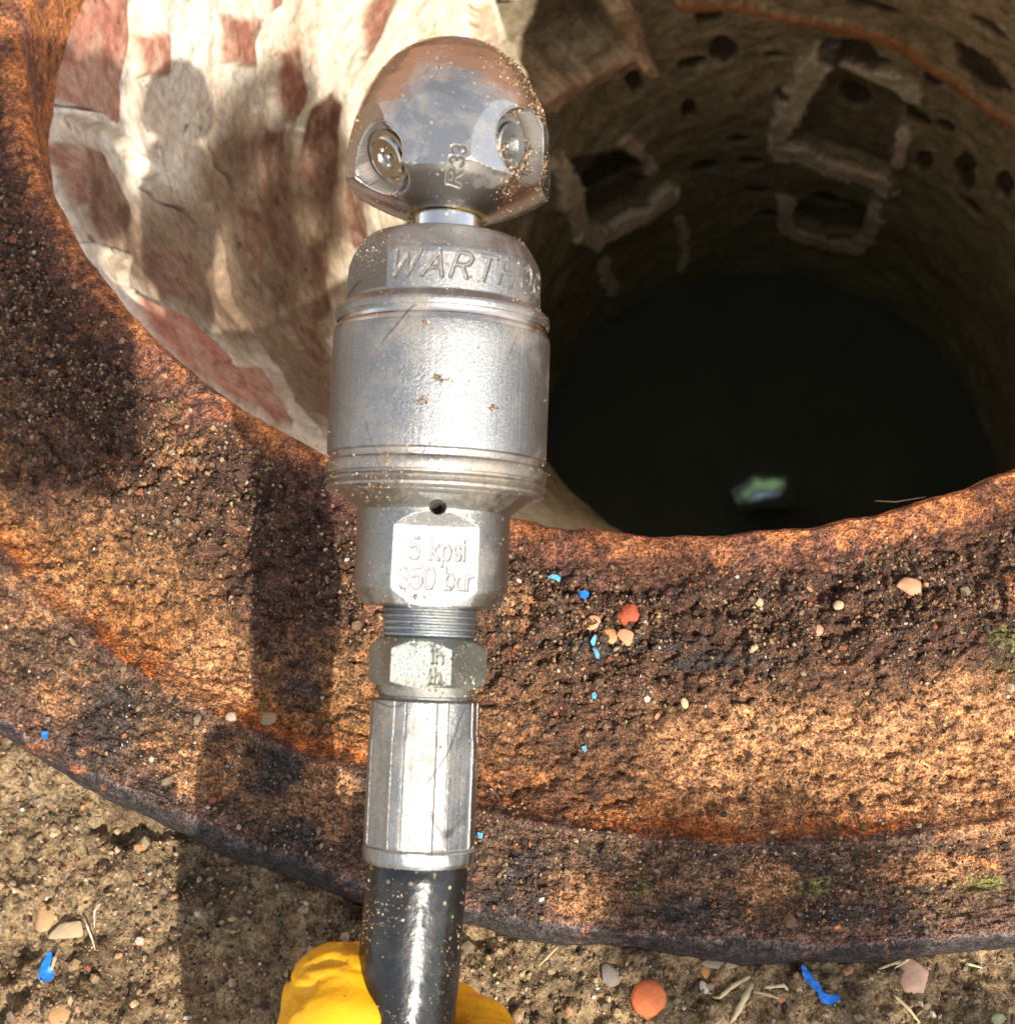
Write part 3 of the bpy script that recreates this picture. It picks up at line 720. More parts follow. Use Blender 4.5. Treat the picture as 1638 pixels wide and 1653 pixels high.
def wrap(a): return (a+math.pi) % (2*math.pi) - math.pi
def build_head():
    pts = [(70, 0.5), (71, 18), (73, 31), (77, 47), (83, 63), (91, 79), (102, 95), (115, 109), (138, 126), (162, 139), (186, 149), (211, 157), (235, 162), (260, 166), (282, 168.5), (296, 169.5), (303, 168.5),
           (309, 163), (320, 144), (332, 120), (343, 94), (350, 74), (352, 66), (349, 62), (346, 56)]
    S, Rr = prof(pts)
    S = np.minimum.accumulate(S[:-2]); S = np.concatenate([S, [S[-1]+.0003, S[-1]+.0006]])
    s_edge = npx(300)[0]; k = npx(280)[1]
    Foct = 155*k; th0 = R_(-12)
    def fn(TH, SS, RR):
        q = wrap((TH-th0)); q = (q+R_(22.5)) % R_(45) - R_(22.5)
        oct_ = Foct/np.cos(q)
        # soft-min so the facet borders are slightly rounded
        r = np.where(SS > npx(312)[0], np.minimum(RR, oct_), np.minimum(RR, oct_))
        st, w = text_strokes('R33', 3.3e-3, .24)
        r = patch_shift(TH, SS, r, st, 17*k, npx(333)[0], rot=math.pi/2-.15, w=.00036, depth=.0005, dirt=1.0)
        return r
    o = lathe('spray_head', S, Rr, fn, nth=1100, mat=M_chrome, parent=NZ, cap=False, dense=.00022, deg=None)
    me = o.data
    n = len(me.vertices); V = np.empty(n*3, np.float32); me.vertices.foreach_get('co', V); V = V.reshape(-1, 3).astype(float)
    # two jet pockets bored into the head
    def loc(px, py, out_px):
        # local point: right offset, towards-camera offset from circle
        s, kk = npx(py); return kk
    pockets = []
    for (dx, row, tiltz, side, rad_px, depth_px) in ((118, 262, -.12, 1, 57, 42), (-117, 304, -.62, -1, 55, 38)):
        s, kk = npx(row)
        x = dx*kk; rsurf = 158*kk; y = math.sqrt(max(rsurf**2-x**2, 0))
        D = np.array([x, y*.82, 0]); D /= np.linalg.norm(D); D = D + np.array([0, 0, tiltz]); D /= np.linalg.norm(D)
        P0 = np.array([x, y, s]); rad = rad_px*kk; dep = depth_px*kk
        q = V-P0; al = q@D; perp = np.linalg.norm(q-np.outer(al, D), axis=1)
        lim = (perp < rad) & (al > -dep*1.0) & (al > -.02)
        V[lim] += np.outer(-(al[lim]+dep), D)
        # bevel of the pocket mouth
        bev = (perp >= rad) & (perp < rad*1.06) & (al > -dep)
        V[bev] -= np.outer(.0002*np.ones(bev.sum()), D)
        pockets.append((P0, D, rad, dep))
    ga = me.attributes['groove']; gv = np.empty(n, np.float32); ga.data.foreach_get('value', gv)
    for P0, D, rad, dep in pockets:
        q = V-P0; al = q@D; perp = np.linalg.norm(q-np.outer(al, D), axis=1)
        gv = np.maximum(gv, (perp < rad*1.02)*(al < -dep*.25)*(al > -.02)*sstep(.70, .84, perp/rad)*.95)
    ga.data.foreach_set('value', gv.astype(np.float32))
    me.vertices.foreach_set('co', V.astype(np.float32).ravel()); me.update()
    sharpen(me, 40)
    return o, pockets
HEAD, POCK = build_head()

M_dark = simple('black_rubber_seal', (.02, .02, .02), .4)
M_mirror = metal_mat('jet_steel', (.50, .47, .44), .14, 0, .6, .5, chrome=True)
for i, (P0, D, rad, dep) in enumerate(POCK):
    # jet insert: stepped disc with hex socket-like recess and orifice
    bm = bmesh.new()
    prof_j = [(.0, .16), (.08, .16), (.10, .05), (.26, .06), (.30, .22), (.34, .30), (.56, .34), (.62, .30), (.66, .18), (.78, .16), (.80, .0)]
    n = 48; rings = []
    for (rr2, zz) in prof_j:
        ring = [bm.verts.new((rr2*rad*math.cos(2*math.pi*j/n), rr2*rad*math.sin(2*math.pi*j/n), zz*dep)) for j in range(n)] if rr2 > 0 else [bm.verts.new((0, 0, -.15*dep))]
        rings.append(ring)
    for a, b in zip(rings[:-1], rings[1:]):
        for j in range(n):
            k2 = (j+1) % n
            if len(a) == 1: bm.faces.new((a[0], b[j], b[k2]))
            else: bm.faces.new((a[j], b[j], b[k2], a[k2]))
    bmesh.ops.recalc_face_normals(bm, faces=bm.faces)
    for f in bm.faces: f.smooth = True
    me = bpy.data.meshes.new('jet_insert'); bm.to_mesh(me); bm.free(); sharpen(me, 30)
    j = link('jet_insert', me, M_mirror if i else M_hexm, HEAD)
    j['label'] = 'dull grey jet insert packed with sand' if i == 0 else 'shiny dark jet insert'
    q = Vector(D).to_track_quat('Z', 'Y').to_matrix().to_4x4(); q.translation = Vector(P0-D*dep)
    j.matrix_local = q

# neck and its seal rings
S, Rr = prof([(300, 56), (392, 58)])
lathe('neck', S, Rr, None, 160, metal_mat('neck_steel', (.74, .74, .74), .16, .1, .3, .3, chrome=True), NZ)
S, Rr = prof([(338, 58), (339, 62), (342, 64), (345, 62), (346, 59), (348, 59), (349, 62), (351, 61), (353, 57)])
mo = NT('oily_bronze_ring')
lathe('seal_ring', S, Rr, None, 160, mo.out(mo.ramp(mo.noise(120, 3), [(.4, (.05, .03, .015)), (.6, (.42, .30, .06))]), .22, .8), NZ)

def build_collar():
    S, Rr = prof([(392, 57), (393, 120), (397, 128), (405, 136), (425, 148), (437, 153.5), (445, 155), (500, 156), (502, 157), (510, 167), (514, 171.5), (519, 172.5), (525, 172), (528, 169), (531, 168.5)])
    s_top = npx(418)[0]; s_bot = npx(500)[0]
    st, wd = text_strokes('WARTHOG', 5.8e-3, .35, slant=.28, wscale=1.08)
    sbase = npx(481)[0]; kk = npx(460)[1]
    def fn(TH, SS, RR):
        # wrench flat on the left and its twins
        r = RR
        for t0 in (R_(-62), R_(118)):
            q = wrap(TH-t0)
            fl = 138*kk/np.cos(np.clip(q, -1.3, 1.3))
            r = np.where((np.abs(q) < 1.3) & (SS > s_bot+.0006), np.minimum(r, fl), r)
        return patch_shift(TH, SS, r, st, -88*kk, sbase, rot=-.012, w=.00044, depth=.00075, dirt=.6)
    return lathe('front_collar', S, Rr, fn, nth=1500, mat=M_satin, parent=NZ, cap=False, dense=.00018, deg=40)
build_collar()
S, Rr = prof([(528, 160), (529, 167), (533, 166), (537, 166.5), (540, 171), (543, 173), (548, 174)])
lathe('groove_ring', S, Rr, None, 256, M_chrome, NZ, cap=False)
S, Rr = prof([(547.5, 160), (548, 173.5), (552, 174.5), (736, 176.5), (741, 176), (744, 172)])
lathe('housing', S, Rr, None, 256, M_satin, NZ, cap=False, dense=.004)
S, Rr = prof([(743, 160), (743.5, 172), (746, 171), (753, 171), (756, 174), (757, 177), (760, 178.5), (772, 178.5), (775, 177), (776, 173), (779, 172), (781, 174), (783, 177), (785, 177.5), (787, 176), (788, 172), (791, 173),
              (794, 176), (798, 175.5), (800, 172), (801, 158), (802, 156)])
lathe('retaining_ring', S, Rr, None, 256, metal_mat('rimmed_steel', (.42, .40, .37), .28, .2, 1.1, .9), NZ, cap=False)

def build_hexbody():
    S, Rr = prof([(799, 156), (803, 154), (826, 127), (830, 123.5), (834, 123), (952, 124), (957, 122), (978, 109), (980, 106), (981, 70)])
    kk = npx(900)[1]
    r0 = 124*kk; s830 = npx(834)[0]
    sa = npx(857)[0]; sb = npx(952)[0]
    Ff = math.sqrt(124**2-67**2)*kk
    t1, w1 = text_strokes('5 kpsi', 4.9e-3, .16, wscale=.78)
    t2, w2 = text_strokes('350 bar', 4.9e-3, .15, wscale=.82)
    sh = npx(829)[0]; kh = npx(820)[1]
    def fn(TH, SS, RR):
        r = RR.copy()
        for t0 in (0, math.pi):
            q = wrap(TH-t0 - R_(2.5)*(t0 == 0)); x = np.where(np.abs(q) < 1.3, Ff*np.tan(np.clip(q, -1.3, 1.3)), 9)
            hwid = 67*kk
            ok = np.abs(x) < hwid
            # pointed foot and gable of the milled flat
            gable = sa + (1-np.abs(x)/hwid)*23*kk
            flat = Ff/np.cos(np.clip(q, -1.3, 1.3))
            m1 = ok & (SS < sa)
            r = np.where(m1, np.minimum(r, flat), r)
            slope = flat + (SS-sa)/(24*kk)*(r0-Ff)*1.0
            m2 = ok & (SS >= sa) & (SS <= s830+.004)
            r = np.where(m2, np.minimum(r, slope), r)
        r = patch_shift(TH, SS, r, t1, -35*kk, npx(908)[0], w=.00040, depth=.0005, dirt=.75)
        r = patch_shift(TH, SS, r, t2, -50*kk, npx(953)[0], w=.00040, depth=.0005, dirt=.75)
        # drilled hole in the cone
        hx = TH*RR; d = np.hypot(hx - 5*kh, (SS-sh)*1.25)
        r = r - (1-sstep(11.5*kh, 13.2*kh, d))*.006
        _GR.append((1.2*(1-sstep(10.5*kh, 13*kh, d))).ravel())
        return r
    o = lathe('rear_body', S, Rr, fn, nth=1100, mat=[M_hexm, M_flat], parent=NZ, cap=False, dense=.00022, deg=32)
    me = o.data
    # the bare milled flat is a brighter finish
    cen = np.empty(len(me.polygons)*3, np.float32); me.polygons.foreach_get('center', cen); cen = cen.reshape(-1, 3)
    xx = cen[:, 0]; th = np.arctan2(cen[:, 0], cen[:, 1])-R_(2.5)
    fl = (cen[:, 2] < sa) & (np.abs(Ff*np.tan(np.clip(th, -1.2, 1.2))) < 66.6*kk) & (np.abs(th) < 1.2) & (np.hypot(cen[:, 0], cen[:, 1]) < Ff/np.cos(th)+.00012)
    me.polygons.foreach_set('material_index', fl.astype(np.int32))
    return o
build_hexbody()

# ------------------------------------------------------------------ the hose with its fitting
HS = empty('pressure_hose', Mn)
tag(HS, 'black rubber pressure hose with crimped silver fitting screwed into the nozzle', 'hose')
pts = [(975, 70), (984, 74)]
y = 985
while y < 1030:
    pts += [(y, 78), (y+2.5, 78.5), (y+5, 73), (y+7, 72), (y+9.6, 78)]; y += 9.7
pts += [(1033, 74)]
S, Rr = prof(pts); S = np.minimum.accumulate(S)
lathe('thread', S, Rr, None, 192, M_thread, HS, cap=False)
def build_nut():
    S, Rr = prof([(1030, 70), (1031, 79), (1036, 84), (1046, 94), (1049, 95.5), (1098, 96), (1101, 94), (1107, 84), (1108, 70)])
    kk = npx(1070)[1]; Fh = 82.5*kk
    t1, _ = text_strokes('ih', 3.2e-3, .26)
    def fn(TH, SS, RR):
        q = wrap(TH-R_(-7)); q = (q+R_(30)) % R_(60)-R_(30)
        r = np.minimum(RR, Fh/np.cos(q)+.00002)
        r = patch_shift(TH, SS, r, t1, 6*kk, npx(1068)[0], w=.00032, depth=.0004, dirt=.45)
        r = patch_shift(TH, SS, r, t1, 4*kk, npx(1099)[0], w=.00032, depth=.0004, dirt=.45)
        P = np.stack([TH*3, SS*300, TH*0], -1).reshape(-1, 3)
        return r - np.clip(fbm(P, 2.2, 3, seed=51).reshape(r.shape)-.35, 0, 1)*.0012
    lathe('hex_nut', S, Rr, fn, nth=720, mat=M_nut, parent=HS, cap=False, dense=.0003, deg=24)
build_nut()
S, Rr = prof([(1106, 70), (1107, 78), (1122, 79), (1124, 76), (1130, 76)])
lathe('swivel_collar', S, Rr, None, 160, M_hexm, HS, cap=False)
def build_sleeve():
    S, Rr = prof([(1128, 74), (1129, 84), (1131, 88), (1175, 89), (1186, 90), (1196, 91.5), (1358, 92.5), (1361, 91), (1363, 89.5), (1365, 91), (1368, 92.5), (1385, 91), (1391, 88), (1393, 82)])
    kk = npx(1280)[1]
    s1 = npx(1185)[0]; s2 = npx(1364)[0]
    def fn(TH, SS, RR):
        q = wrap(TH-R_(-4)); p = R_(45); q = (q+p/2) % p - p/2; aq = np.abs(q)/(p/2)
        face = (89.2*kk)*(1+0*aq)/np.cos(q)*.985
        ridge = sstep(.70, .74, aq)
        rr_ = np.where(SS < s1, face*(1-ridge)+(RR)*ridge, np.minimum(RR, 88*kk/np.cos(q*.6)))
        gro = np.exp(-((aq-.72)/.03)**2)*.0003; _GR.append((.8*np.exp(-((aq-.72)/.022)**2)).ravel()); _GR.append((.9*np.exp(-((SS-s2)/.00028)**2)).ravel())
        r = np.minimum(RR, rr_) - gro*(SS > s2)
        r = np.where(SS < s2, np.minimum(RR, 90.5*kk/np.cos(q*.9)), r)
        return r
    lathe('crimp_sleeve', S, Rr, fn, nth=900, mat=M_sleeve, parent=HS, cap=False, dense=.0008, deg=20)
build_sleeve()
def build_hose():
    # tube running on past the hand
    s0 = npx(1388)[0]; k = npx(1450)[1]
    L = .34; n = 260; nth = 160
    t = np.linspace(0, 1, n)
    s = s0 - t*L
    cx = -.002*np.sin(t*7)-.03*t**2; cy = -.02*t**1.6-.10*t**3
    th = np.linspace(0, 2*math.pi, nth, endpoint=False)
    T, TH = np.meshgrid(t, th, indexing='ij')
    P = np.stack([np.cos(TH)*1.0, np.sin(TH)*1.0, T*L/.0125*.45], -1).reshape(-1, 3)
    r = (81.5*k)*(1 + .05*fbm(P, .7, 2, seed=61) + .022*fbm(P, 2.0, 3, seed=62)).reshape(T.shape)
    r = np.where(T < .004, r*.96, r)
    V = np.stack([cx[:, None]+r*np.sin(TH), cy[:, None]+r*np.cos(TH), np.broadcast_to(s[:, None], T.shape)], -1).reshape(-1, 3)
    me = np_mesh('hose_tube', V, grid_faces(n, nth, False))
    # close the seam
    i = np.arange(n-1); seam = np.stack([i*nth+nth-1, (i+1)*nth+nth-1, (i+1)*nth, i*nth], -1)
    me = np_mesh('hose_tube', V, np.concatenate([grid_faces(n, nth, False), seam]))
    m = NT('dirty_black_rubber')
    sp = m.vor(360); spm = m.math('MULTIPLY', m.ramp(sp, [(.12, 1.0), (.2, 0.0)]), m.ramp(m.noise(70, 3), [(.5, 0.0), (.6, 1.0)]))
    film = m.ramp(m.noise(60, 5, .65, dist=.5), [(.50, 0.0), (.75, .35)])
    c = m.mix(film, (.006, .006, .006), (.085, .080, .07))
    c = m.mix(spm, c, (.42, .34, .22))
    link('hose_tube', me, m.out(c, m.math('ADD', .30, m.math('MULTIPLY', m.math('MAXIMUM', film, spm), .5)), 0.0, m.bump(m.math('ADD', m.noise(320, 3), m.math('MULTIPLY', m.noise(55, 2), 2.0)), .3, .0009), .6), HS)
build_hose()

# ------------------------------------------------------------------ gloved hand
def capsule(bm, a, b, ra, rb, n=20):
    a = Vector(a); b = Vector(b); d = (b-a); L = max(d.length, 1e-6); q = d.to_track_quat('Z', 'Y').to_matrix()
    rings = []
    prof_c = [(-ra*math.cos(t), ra*math.sin(t)) for t in np.linspace(.15, math.pi/2, 6)] + [(L + rb*math.sin(t), rb*math.cos(t)) for t in np.linspace(0, math.pi/2-.15, 6)]
    for zz, rr2 in prof_c:
        rings.append([bm.verts.new(a + q@Vector((rr2*math.cos(2*math.pi*j/n), rr2*math.sin(2*math.pi*j/n), zz))) for j in range(n)])
    for r1, r2 in zip(rings[:-1], rings[1:]):
        for j in range(n): bm.faces.new((r1[j], r1[(j+1) % n], r2[(j+1) % n], r2[j]))
    bm.faces.new(rings[0][::-1]); bm.faces.new(rings[-1])
def build_hand():
    PR = empty('person', Mn)
    tag(PR, "person's hand in a bright yellow rubber glove gripping the black hose", 'person')
    bm = bmesh.new()
    k = npx(1600)[1]
    def L(px, py, dn):       # photo position -> local coords, dn metres towards the camera from the axis plane
        s, kk = npx(py); xa = project((foot+AX*s)[None])[0][0]
        return ((px-xa)*kk, dn, s)
    def chain(p, r):
        for (a, b, ra, rb) in zip(p[:-1], p[1:], r[:-1], r[1:]): capsule(bm, a, b, ra, rb)
    # palm on the left and behind the hose
    for py, px in ((1628, 548), (1680, 540), (1780, 545), (1870, 550), (1950, 565)):
        capsule(bm, L(px, py, -.004), L(px+70, py+20, -.022), .0145, .0135)
        capsule(bm, L(px-6, py+30, .001), L(px+30, py+80, -.012), .0135, .0145)
    # four fingers behind the hose, tips closing on its right side
    for i, (py, tip, ln) in enumerate(((1705, 0, 1.0), (1830, 10, 1.08), (1950, 5, 1.02), (2060, -10, .85))):
        chain([L(545, py-40, .002), L(600, py-40, -.022), L(690, py-22, -.0265), L(772+tip, py+2, -.018), L(795+tip*ln, py+22, -.003), L(777+tip*ln, py+40, .006)],
              [.0142, .0115, .0105, .0100, .0092, .0080])
    # thumb lying along the left side, crossing in front lower down
    chain([L(555, 2000, -.002), L(548, 1900, .010), L(590, 1800, .020), L(665, 1762, .0235), L(720, 1750, .021)], [.018, .0155, .0125, .0110, .0090])
    # wrist and gauntlet
    chain([L(590, 1950, -.012), L(570, 2120, -.016), L(540, 2350, -.022), L(510, 2600, -.030)], [.030, .027, .030, .040])
    me = bpy.data.meshes.new('glove'); bm.to_mesh(me); bm.free()
    o = link('glove', me, None, PR)
    md = o.modifiers.new('r', 'REMESH'); md.mode = 'VOXEL'; md.voxel_size = .0011; md.use_smooth_shade = True
    ms = o.modifiers.new('s', 'SMOOTH'); ms.factor = .6; ms.iterations = 10
    bpy.context.view_layer.update()
    dg = bpy.context.evaluated_depsgraph_get()
    me2 = bpy.data.meshes.new_from_object(o.evaluated_get(dg))
    o.modifiers.clear(); o.data = me2; me2.name = 'glove'
    n = len(me2.vertices); V = np.empty(n*3, np.float32); me2.vertices.foreach_get('co', V); V = V.reshape(-1, 3).astype(float)
    N = np.empty(n*3, np.float32); me2.vertex_normals.foreach_get('vector', N); N = N.reshape(-1, 3)
    P = V*np.array([1, 1, .6])
    d = fbm(P, 55, 3, seed=71)*.0016 - np.clip(fbm(P*np.array([.35, 1, 1.8]), 110, 3, .5, seed=72, ridge=True)-.35, 0, 1)*.0030
    V += N*d[:, None]
    me2.vertices.foreach_set('co', V.astype(np.float32).ravel()); me2.update()
    for p in me2.polygons: p.use_smooth = True
    m = NT('yellow_rubber')
    c = m.mix(m.noise(40, 4), (.80, .36, .005), (.86, .45, .012))
    c = m.mix(m.ramp(m.noise(70, 6, .72), [(.54, 0.0), (.72, .55)]), c, (.36, .17, .02))
    c = m.mix(m.ramp(m.noise(420, 3, .7), [(.64, 0.0), (.70, .8)]), c, (.16, .09, .03))
    me2.materials.append(m.out(c, .42, 0.0, m.bump(m.noise(600, 3), .35, .0006), .4))
    # sleeve below the gauntlet, out of the picture
    bm = bmesh.new()
    pts = [L(528, 2480, -.026), L(500, 2700, -.034), L(470, 3050, -.06), L(430, 3500, -.12)]
    for a, b, ra, rb in zip(pts[:-1], pts[1:], (.045, .046, .050), (.046, .050, .055)): capsule(bm, a, b, ra, rb, 32)
    me = bpy.data.meshes.new('sleeve'); bm.to_mesh(me); bm.free()
    o = link('sleeve', me, None, PR)
    md = o.modifiers.new('r', 'REMESH'); md.mode = 'VOXEL'; md.voxel_size = .004; md.use_smooth_shade = True
    bpy.context.view_layer.update(); dg = bpy.context.evaluated_depsgraph_get()
    me2 = bpy.data.meshes.new_from_object(o.evaluated_get(dg)); o.modifiers.clear(); o.data = me2; me2.name = 'sleeve'
    me2.materials.append(simple('grey_work_cloth', (.12, .13, .15), .9))
build_hand()

# ------------------------------------------------------------------ the phone that takes the picture, and the hand that holds it
def build_phone():
    Mc = Matrix(((RGT[0], UPV[0], -FWD[0], CAM[0]), (RGT[1], UPV[1], -FWD[1], CAM[1]), (RGT[2], UPV[2], -FWD[2], CAM[2]), (0, 0, 0, 1)))
    e = empty('smartphone', Mc); tag(e, 'black smartphone held over the manhole taking the photograph', 'phone')
    def slab(name, x0, x1, y0, y1, z0, z1, mat, r):
        bm = bmesh.new(); bmesh.ops.create_cube(bm, size=1)
        for v in bm.verts: v.co = ((x0+x1)/2+v.co.x*(x1-x0), (y0+y1)/2+v.co.y*(y1-y0), (z0+z1)/2+v.co.z*(z1-z0))
        bmesh.ops.bevel(bm, geom=[d for d in bm.edges if abs(d.verts[0].co.z-d.verts[1].co.z) > 1e-6], offset=r, segments=5, affect='EDGES')
        me = bpy.data.meshes.new(name); bm.to_mesh(me); bm.free(); return link(name, me, mat, e)
    gl = simple('phone_glass', (.02, .02, .022), .15); fr = simple('phone_frame', (.25, .25, .26), .35, metal=1.0)
    slab('body', -.014, .060, -.147, .014, .004, .0115, fr, .009)
    slab('screen', -.012, .058, -.145, .012, .0115, .0121, gl, .008)
    p = empty('person', Mc); tag(p, 'photographer\'s bare hand and forearm holding the smartphone', 'person')
    bm = bmesh.new()
    def ch(pp, rr_):
        for a, b, ra, rb in zip(pp[:-1], pp[1:], rr_[:-1], rr_[1:]): capsule(bm, a, b, ra, rb)
    for i, y in enumerate((-.005, -.027, -.049, -.070)):
        ch([(.062, y-.01, .045), (.076, y, .028), (.074, y, .004), (.058, y, -.004)], [.011, .009, .0085, .007])
    ch([(.05, -.05, .06), (.03, -.03, .034), (.02, -.005, .021)], [.014, .0115, .0085])
    ch([(.060, -.02, .05), (.055, -.07, .055)], [.016, .018]); ch([(.05, -.03, .055), (.045, -.07, .062)], [.016, .02])
    ch([(.052, -.05, .06), (.04, -.06, .12), (.03, -.08, .22), (.0, -.14, .42)], [.024, .024, .030, .042])
    me = bpy.data.meshes.new('arm'); bm.to_mesh(me); bm.free(); o = link('arm', me, None, p)
    md = o.modifiers.new('r', 'REMESH'); md.mode = 'VOXEL'; md.voxel_size = .002; md.use_smooth_shade = True
    ms = o.modifiers.new('s', 'SMOOTH'); ms.iterations = 6
    bpy.context.view_layer.update(); dg = bpy.context.evaluated_depsgraph_get()
    me2 = bpy.data.meshes.new_from_object(o.evaluated_get(dg)); o.modifiers.clear(); o.data = me2; me2.name = 'arm'
    me2.materials.append(simple('skin', (.46, .27, .19), .5, .1))
build_phone()
build_unseen()

# ------------------------------------------------------------------ loose grit and gravel
_ico = None
def ico():
    global _ico
    if _ico is None:
        bm = bmesh.new(); bmesh.ops.create_icosphere(bm, subdivisions=1, radius=1)
        _ico = (np.array([v.co[:] for v in bm.verts]), np.array([[v.index for v in f.verts] for f in bm.faces])); bm.free()
    return _ico
def grains(name, P, N, size, cols, mat, parent=None, flat=.7, sink=.25, smooth=False):
    v0, f0 = ico(); n = len(P); k = len(v0)
    A = RNG.normal(size=(n, 3, 3)); Q, _ = np.linalg.qr(A)
    sc = np.stack([RNG.uniform(.7, 1.25, n), RNG.uniform(.6, 1.0, n), RNG.uniform(flat*.6, flat*1.1, n)], -1)*size[:, None]
    V = v0[None]*(1+RNG.uniform(-.22, .22, (n, k, 1)))
    V = V*sc[:, None, :]
    V = np.einsum('nij,nkj->nki', Q, V)
    V = V + P[:, None, :] + N[:, None, :]*(size*(.5-sink))[:, None, None]
    Fq = (f0[None]+(np.arange(n)*k)[:, None, None]).reshape(-1, 3)
    me = np_mesh(name, V.reshape(-1, 3), Fq, smooth)
    cattr(me, 'tint', np.repeat(cols, k, axis=0))
    return link(name, me, mat, parent)
def grain_mat(name, rough=.75):
    m = NT(name); c = m.mix(1.0, m.at('tint', True), m.ramp(m.noise(900, 2), [(.3, .7), (.7, 1.3)]), 'MULTIPLY')
    return m.out(c, rough, 0.0, m.bump(m.noise(2200, 2), .5, .0004), .35)
PAL = np.array([(.10, .055, .03), (.16, .09, .045), (.30, .19, .10), (.40, .28, .15), (.05, .035, .025), (.45, .24, .11), (.30, .10, .045), (.55, .45, .33), (.22, .16, .10), (.62, .55, .45)])
def pick(n, w): return PAL[RNG.choice(len(PAL), n, p=np.array(w)/sum(w))]*RNG.uniform(.7, 1.25, (n, 1))
GM = grain_mat('loose_grains')
def frame_pos(th, u):
    XY = frame_xyz(th, u); z, *_ = frame_h(th, u, XY[:, 0], XY[:, 1]); return np.stack([XY[:, 0], XY[:, 1], z], -1)
n = 80000
th = RNG.uniform(R_(180), R_(322), n); u = np.where(RNG.random(n) < .62, RNG.beta(2.2, 3.0, n)*.72+.06, RNG.uniform(.5, 1.93, n))
P = frame_pos(th, u)
clump = fbm(P, 45, 3, seed=81); keep = clump + RNG.normal(0, .25, n) > -.15
P = P[keep]; n = len(P); size = np.clip(RNG.lognormal(math.log(.00042), .5, n), .00022, .0028)
o = grains('grit', P, np.tile([0, 0, 1.0], (n, 1)), size, pick(n, [6, 6, 3, 1.3, 5, 1.2, 2.2, .35, 2, .15])*.8, GM)
tag(o, 'loose dark rusty grit and sand lying on the iron ring', 'grit', kind='stuff')
n = 60000
X = RNG.uniform(-.36, .36, n); Y = RNG.uniform(-.06, .19, n)
keep = (np.hypot(X-co[0], Y-co[1]) > ro+.0015); X = X[keep]; Y = Y[keep]; n = len(X)
P = np.stack([X, Y, soil_h(X, Y)], -1); size = np.clip(RNG.lognormal(math.log(.00048), .6, n), .00022, .0042)
o = grains('gravel', P, np.tile([0, 0, 1.0], (n, 1)), size, pick(n, [2, 3, 5, 4, 2, 1, .6, .8, 4, .3])*.85, GM)
tag(o, 'fine gravel and crumbs scattered over the dry soil', 'gravel', kind='stuff')

# dirt grains stuck to nozzle and hose
def stuck(parent_obj, name, n, size0, zlo, zhi, w, thlo=-1.5, thhi=1.5, clump_s=90):
    me = parent_obj.data; nv = len(me.vertices)
    V = np.empty(nv*3, np.float32); me.vertices.foreach_get('co', V); V = V.reshape(-1, 3).astype(float)
    N = np.empty(nv*3, np.float32); me.vertex_normals.foreach_get('vector', N); N = N.reshape(-1, 3)
    t = np.arctan2(V[:, 0], V[:, 1]); ok = (V[:, 2] > zlo) & (V[:, 2] < zhi) & (t > thlo) & (t < thhi)
    ok &= (fbm(V, clump_s, 3, seed=zlo*100) > RNG.normal(.22, .16, nv))
    idx = np.where(ok)[0]
    if len(idx) == 0: return
    idx = RNG.choice(idx, min(n, len(idx)), replace=False)
    J = RNG.normal(0, .0006, (len(idx), 3)); J -= N[idx]*(J*N[idx]).sum(1)[:, None]; P = V[idx] + J; size = np.clip(RNG.lognormal(math.log(size0), .45, len(idx)), size0*.5, size0*3)
    o = grains(name, P, N[idx], size, pick(len(idx), w), GM, parent_obj.parent, flat=.6, sink=.45)
    o['kind'] = 'stuff'
wp = [2, 3, 4, 3, 2, 2, .5, 1.5, 2, 1]
stuck(HEAD, 'dirt_grains', 300, .00013, npx(345)[0], 1, wp, -1.5, 1.5)
stuck(HEAD, 'dirt_grains', 1100, .00015, npx(345)[0], 1, wp, .55, 1.6, 140)
for o in list(NZ.children):
    if o.name.startswith('front_collar'): stuck(o, 'dirt_grains', 500, .00013, -1, 1, wp)
    if o.name.startswith('housing'): stuck(o, 'dirt_grains', 10, .0003, -1, 1, wp)
    if o.name.startswith('retaining_ring'): stuck(o, 'dirt_grains', 420, .00016, -1, 1, [1, 2, 2, 2, 1, 4, 3, 1, 1, 1])
    if o.name.startswith('rear_body'): stuck(o, 'dirt_grains', 380, .00013, -1, 1, wp)
for o in list(HS.children):
    if o.name.startswith('hose_tube'): stuck(o, 'dirt_grains', 900, .00017, npx(1800)[0], 1, wp)
    if o.name.startswith('hex_nut'): stuck(o, 'dirt_grains', 240, .00014, -1, 1, wp)
    if o.name.startswith('swivel_collar'): stuck(o, 'dirt_grains', 120, .00025, -1, 1, wp)

def clod(cells, host_r, name='mud_crumb'):
    P = []; N = []; sz = []
    for px, py, spread, n, s0 in cells:
        s_, kk = npx(py); xa = project((foot+AX*s_)[None])[0][0]
        for _ in range(n):
            x = (px-xa+RNG.normal(0, spread))*kk; r = host_r*kk; z = s_ + RNG.normal(0, spread*.6)*kk; y = math.sqrt(max(r*r-x*x, 0))
            P.append((x, y, z)); N.append((x/r, y/r, 0)); sz.append(s0*RNG.uniform(.6, 1.4))
    return grains(name, np.array(P), np.array(N), np.array(sz), pick(len(P), [2, 4, 4, 2, 1, 3, 1, .5, 1, .2])*.8, GM, NZ, flat=.7, sink=.4)
for cells, r in (([(706, 640, 5, 26, .0003), (720, 642, 5, 16, .00028)], 176), ([(690, 668, 3, 8, .0002), (680, 676, 4, 24, .00028)], 176), ([(791, 678, 3, 22, .0003)], 176), ([(686, 557, 3, 8, .0003)], 175),
                 ([(668, 985-18, 5, 30, .00022)], 110), ([(730, 812, 8, 14, .00018)], 146), ([(655, 933, 4, 16, .0002)], 106), ([(832, 405, 7, 26, .00022)], 134)):
    o = clod(cells, r); o['kind'] = 'stuff'

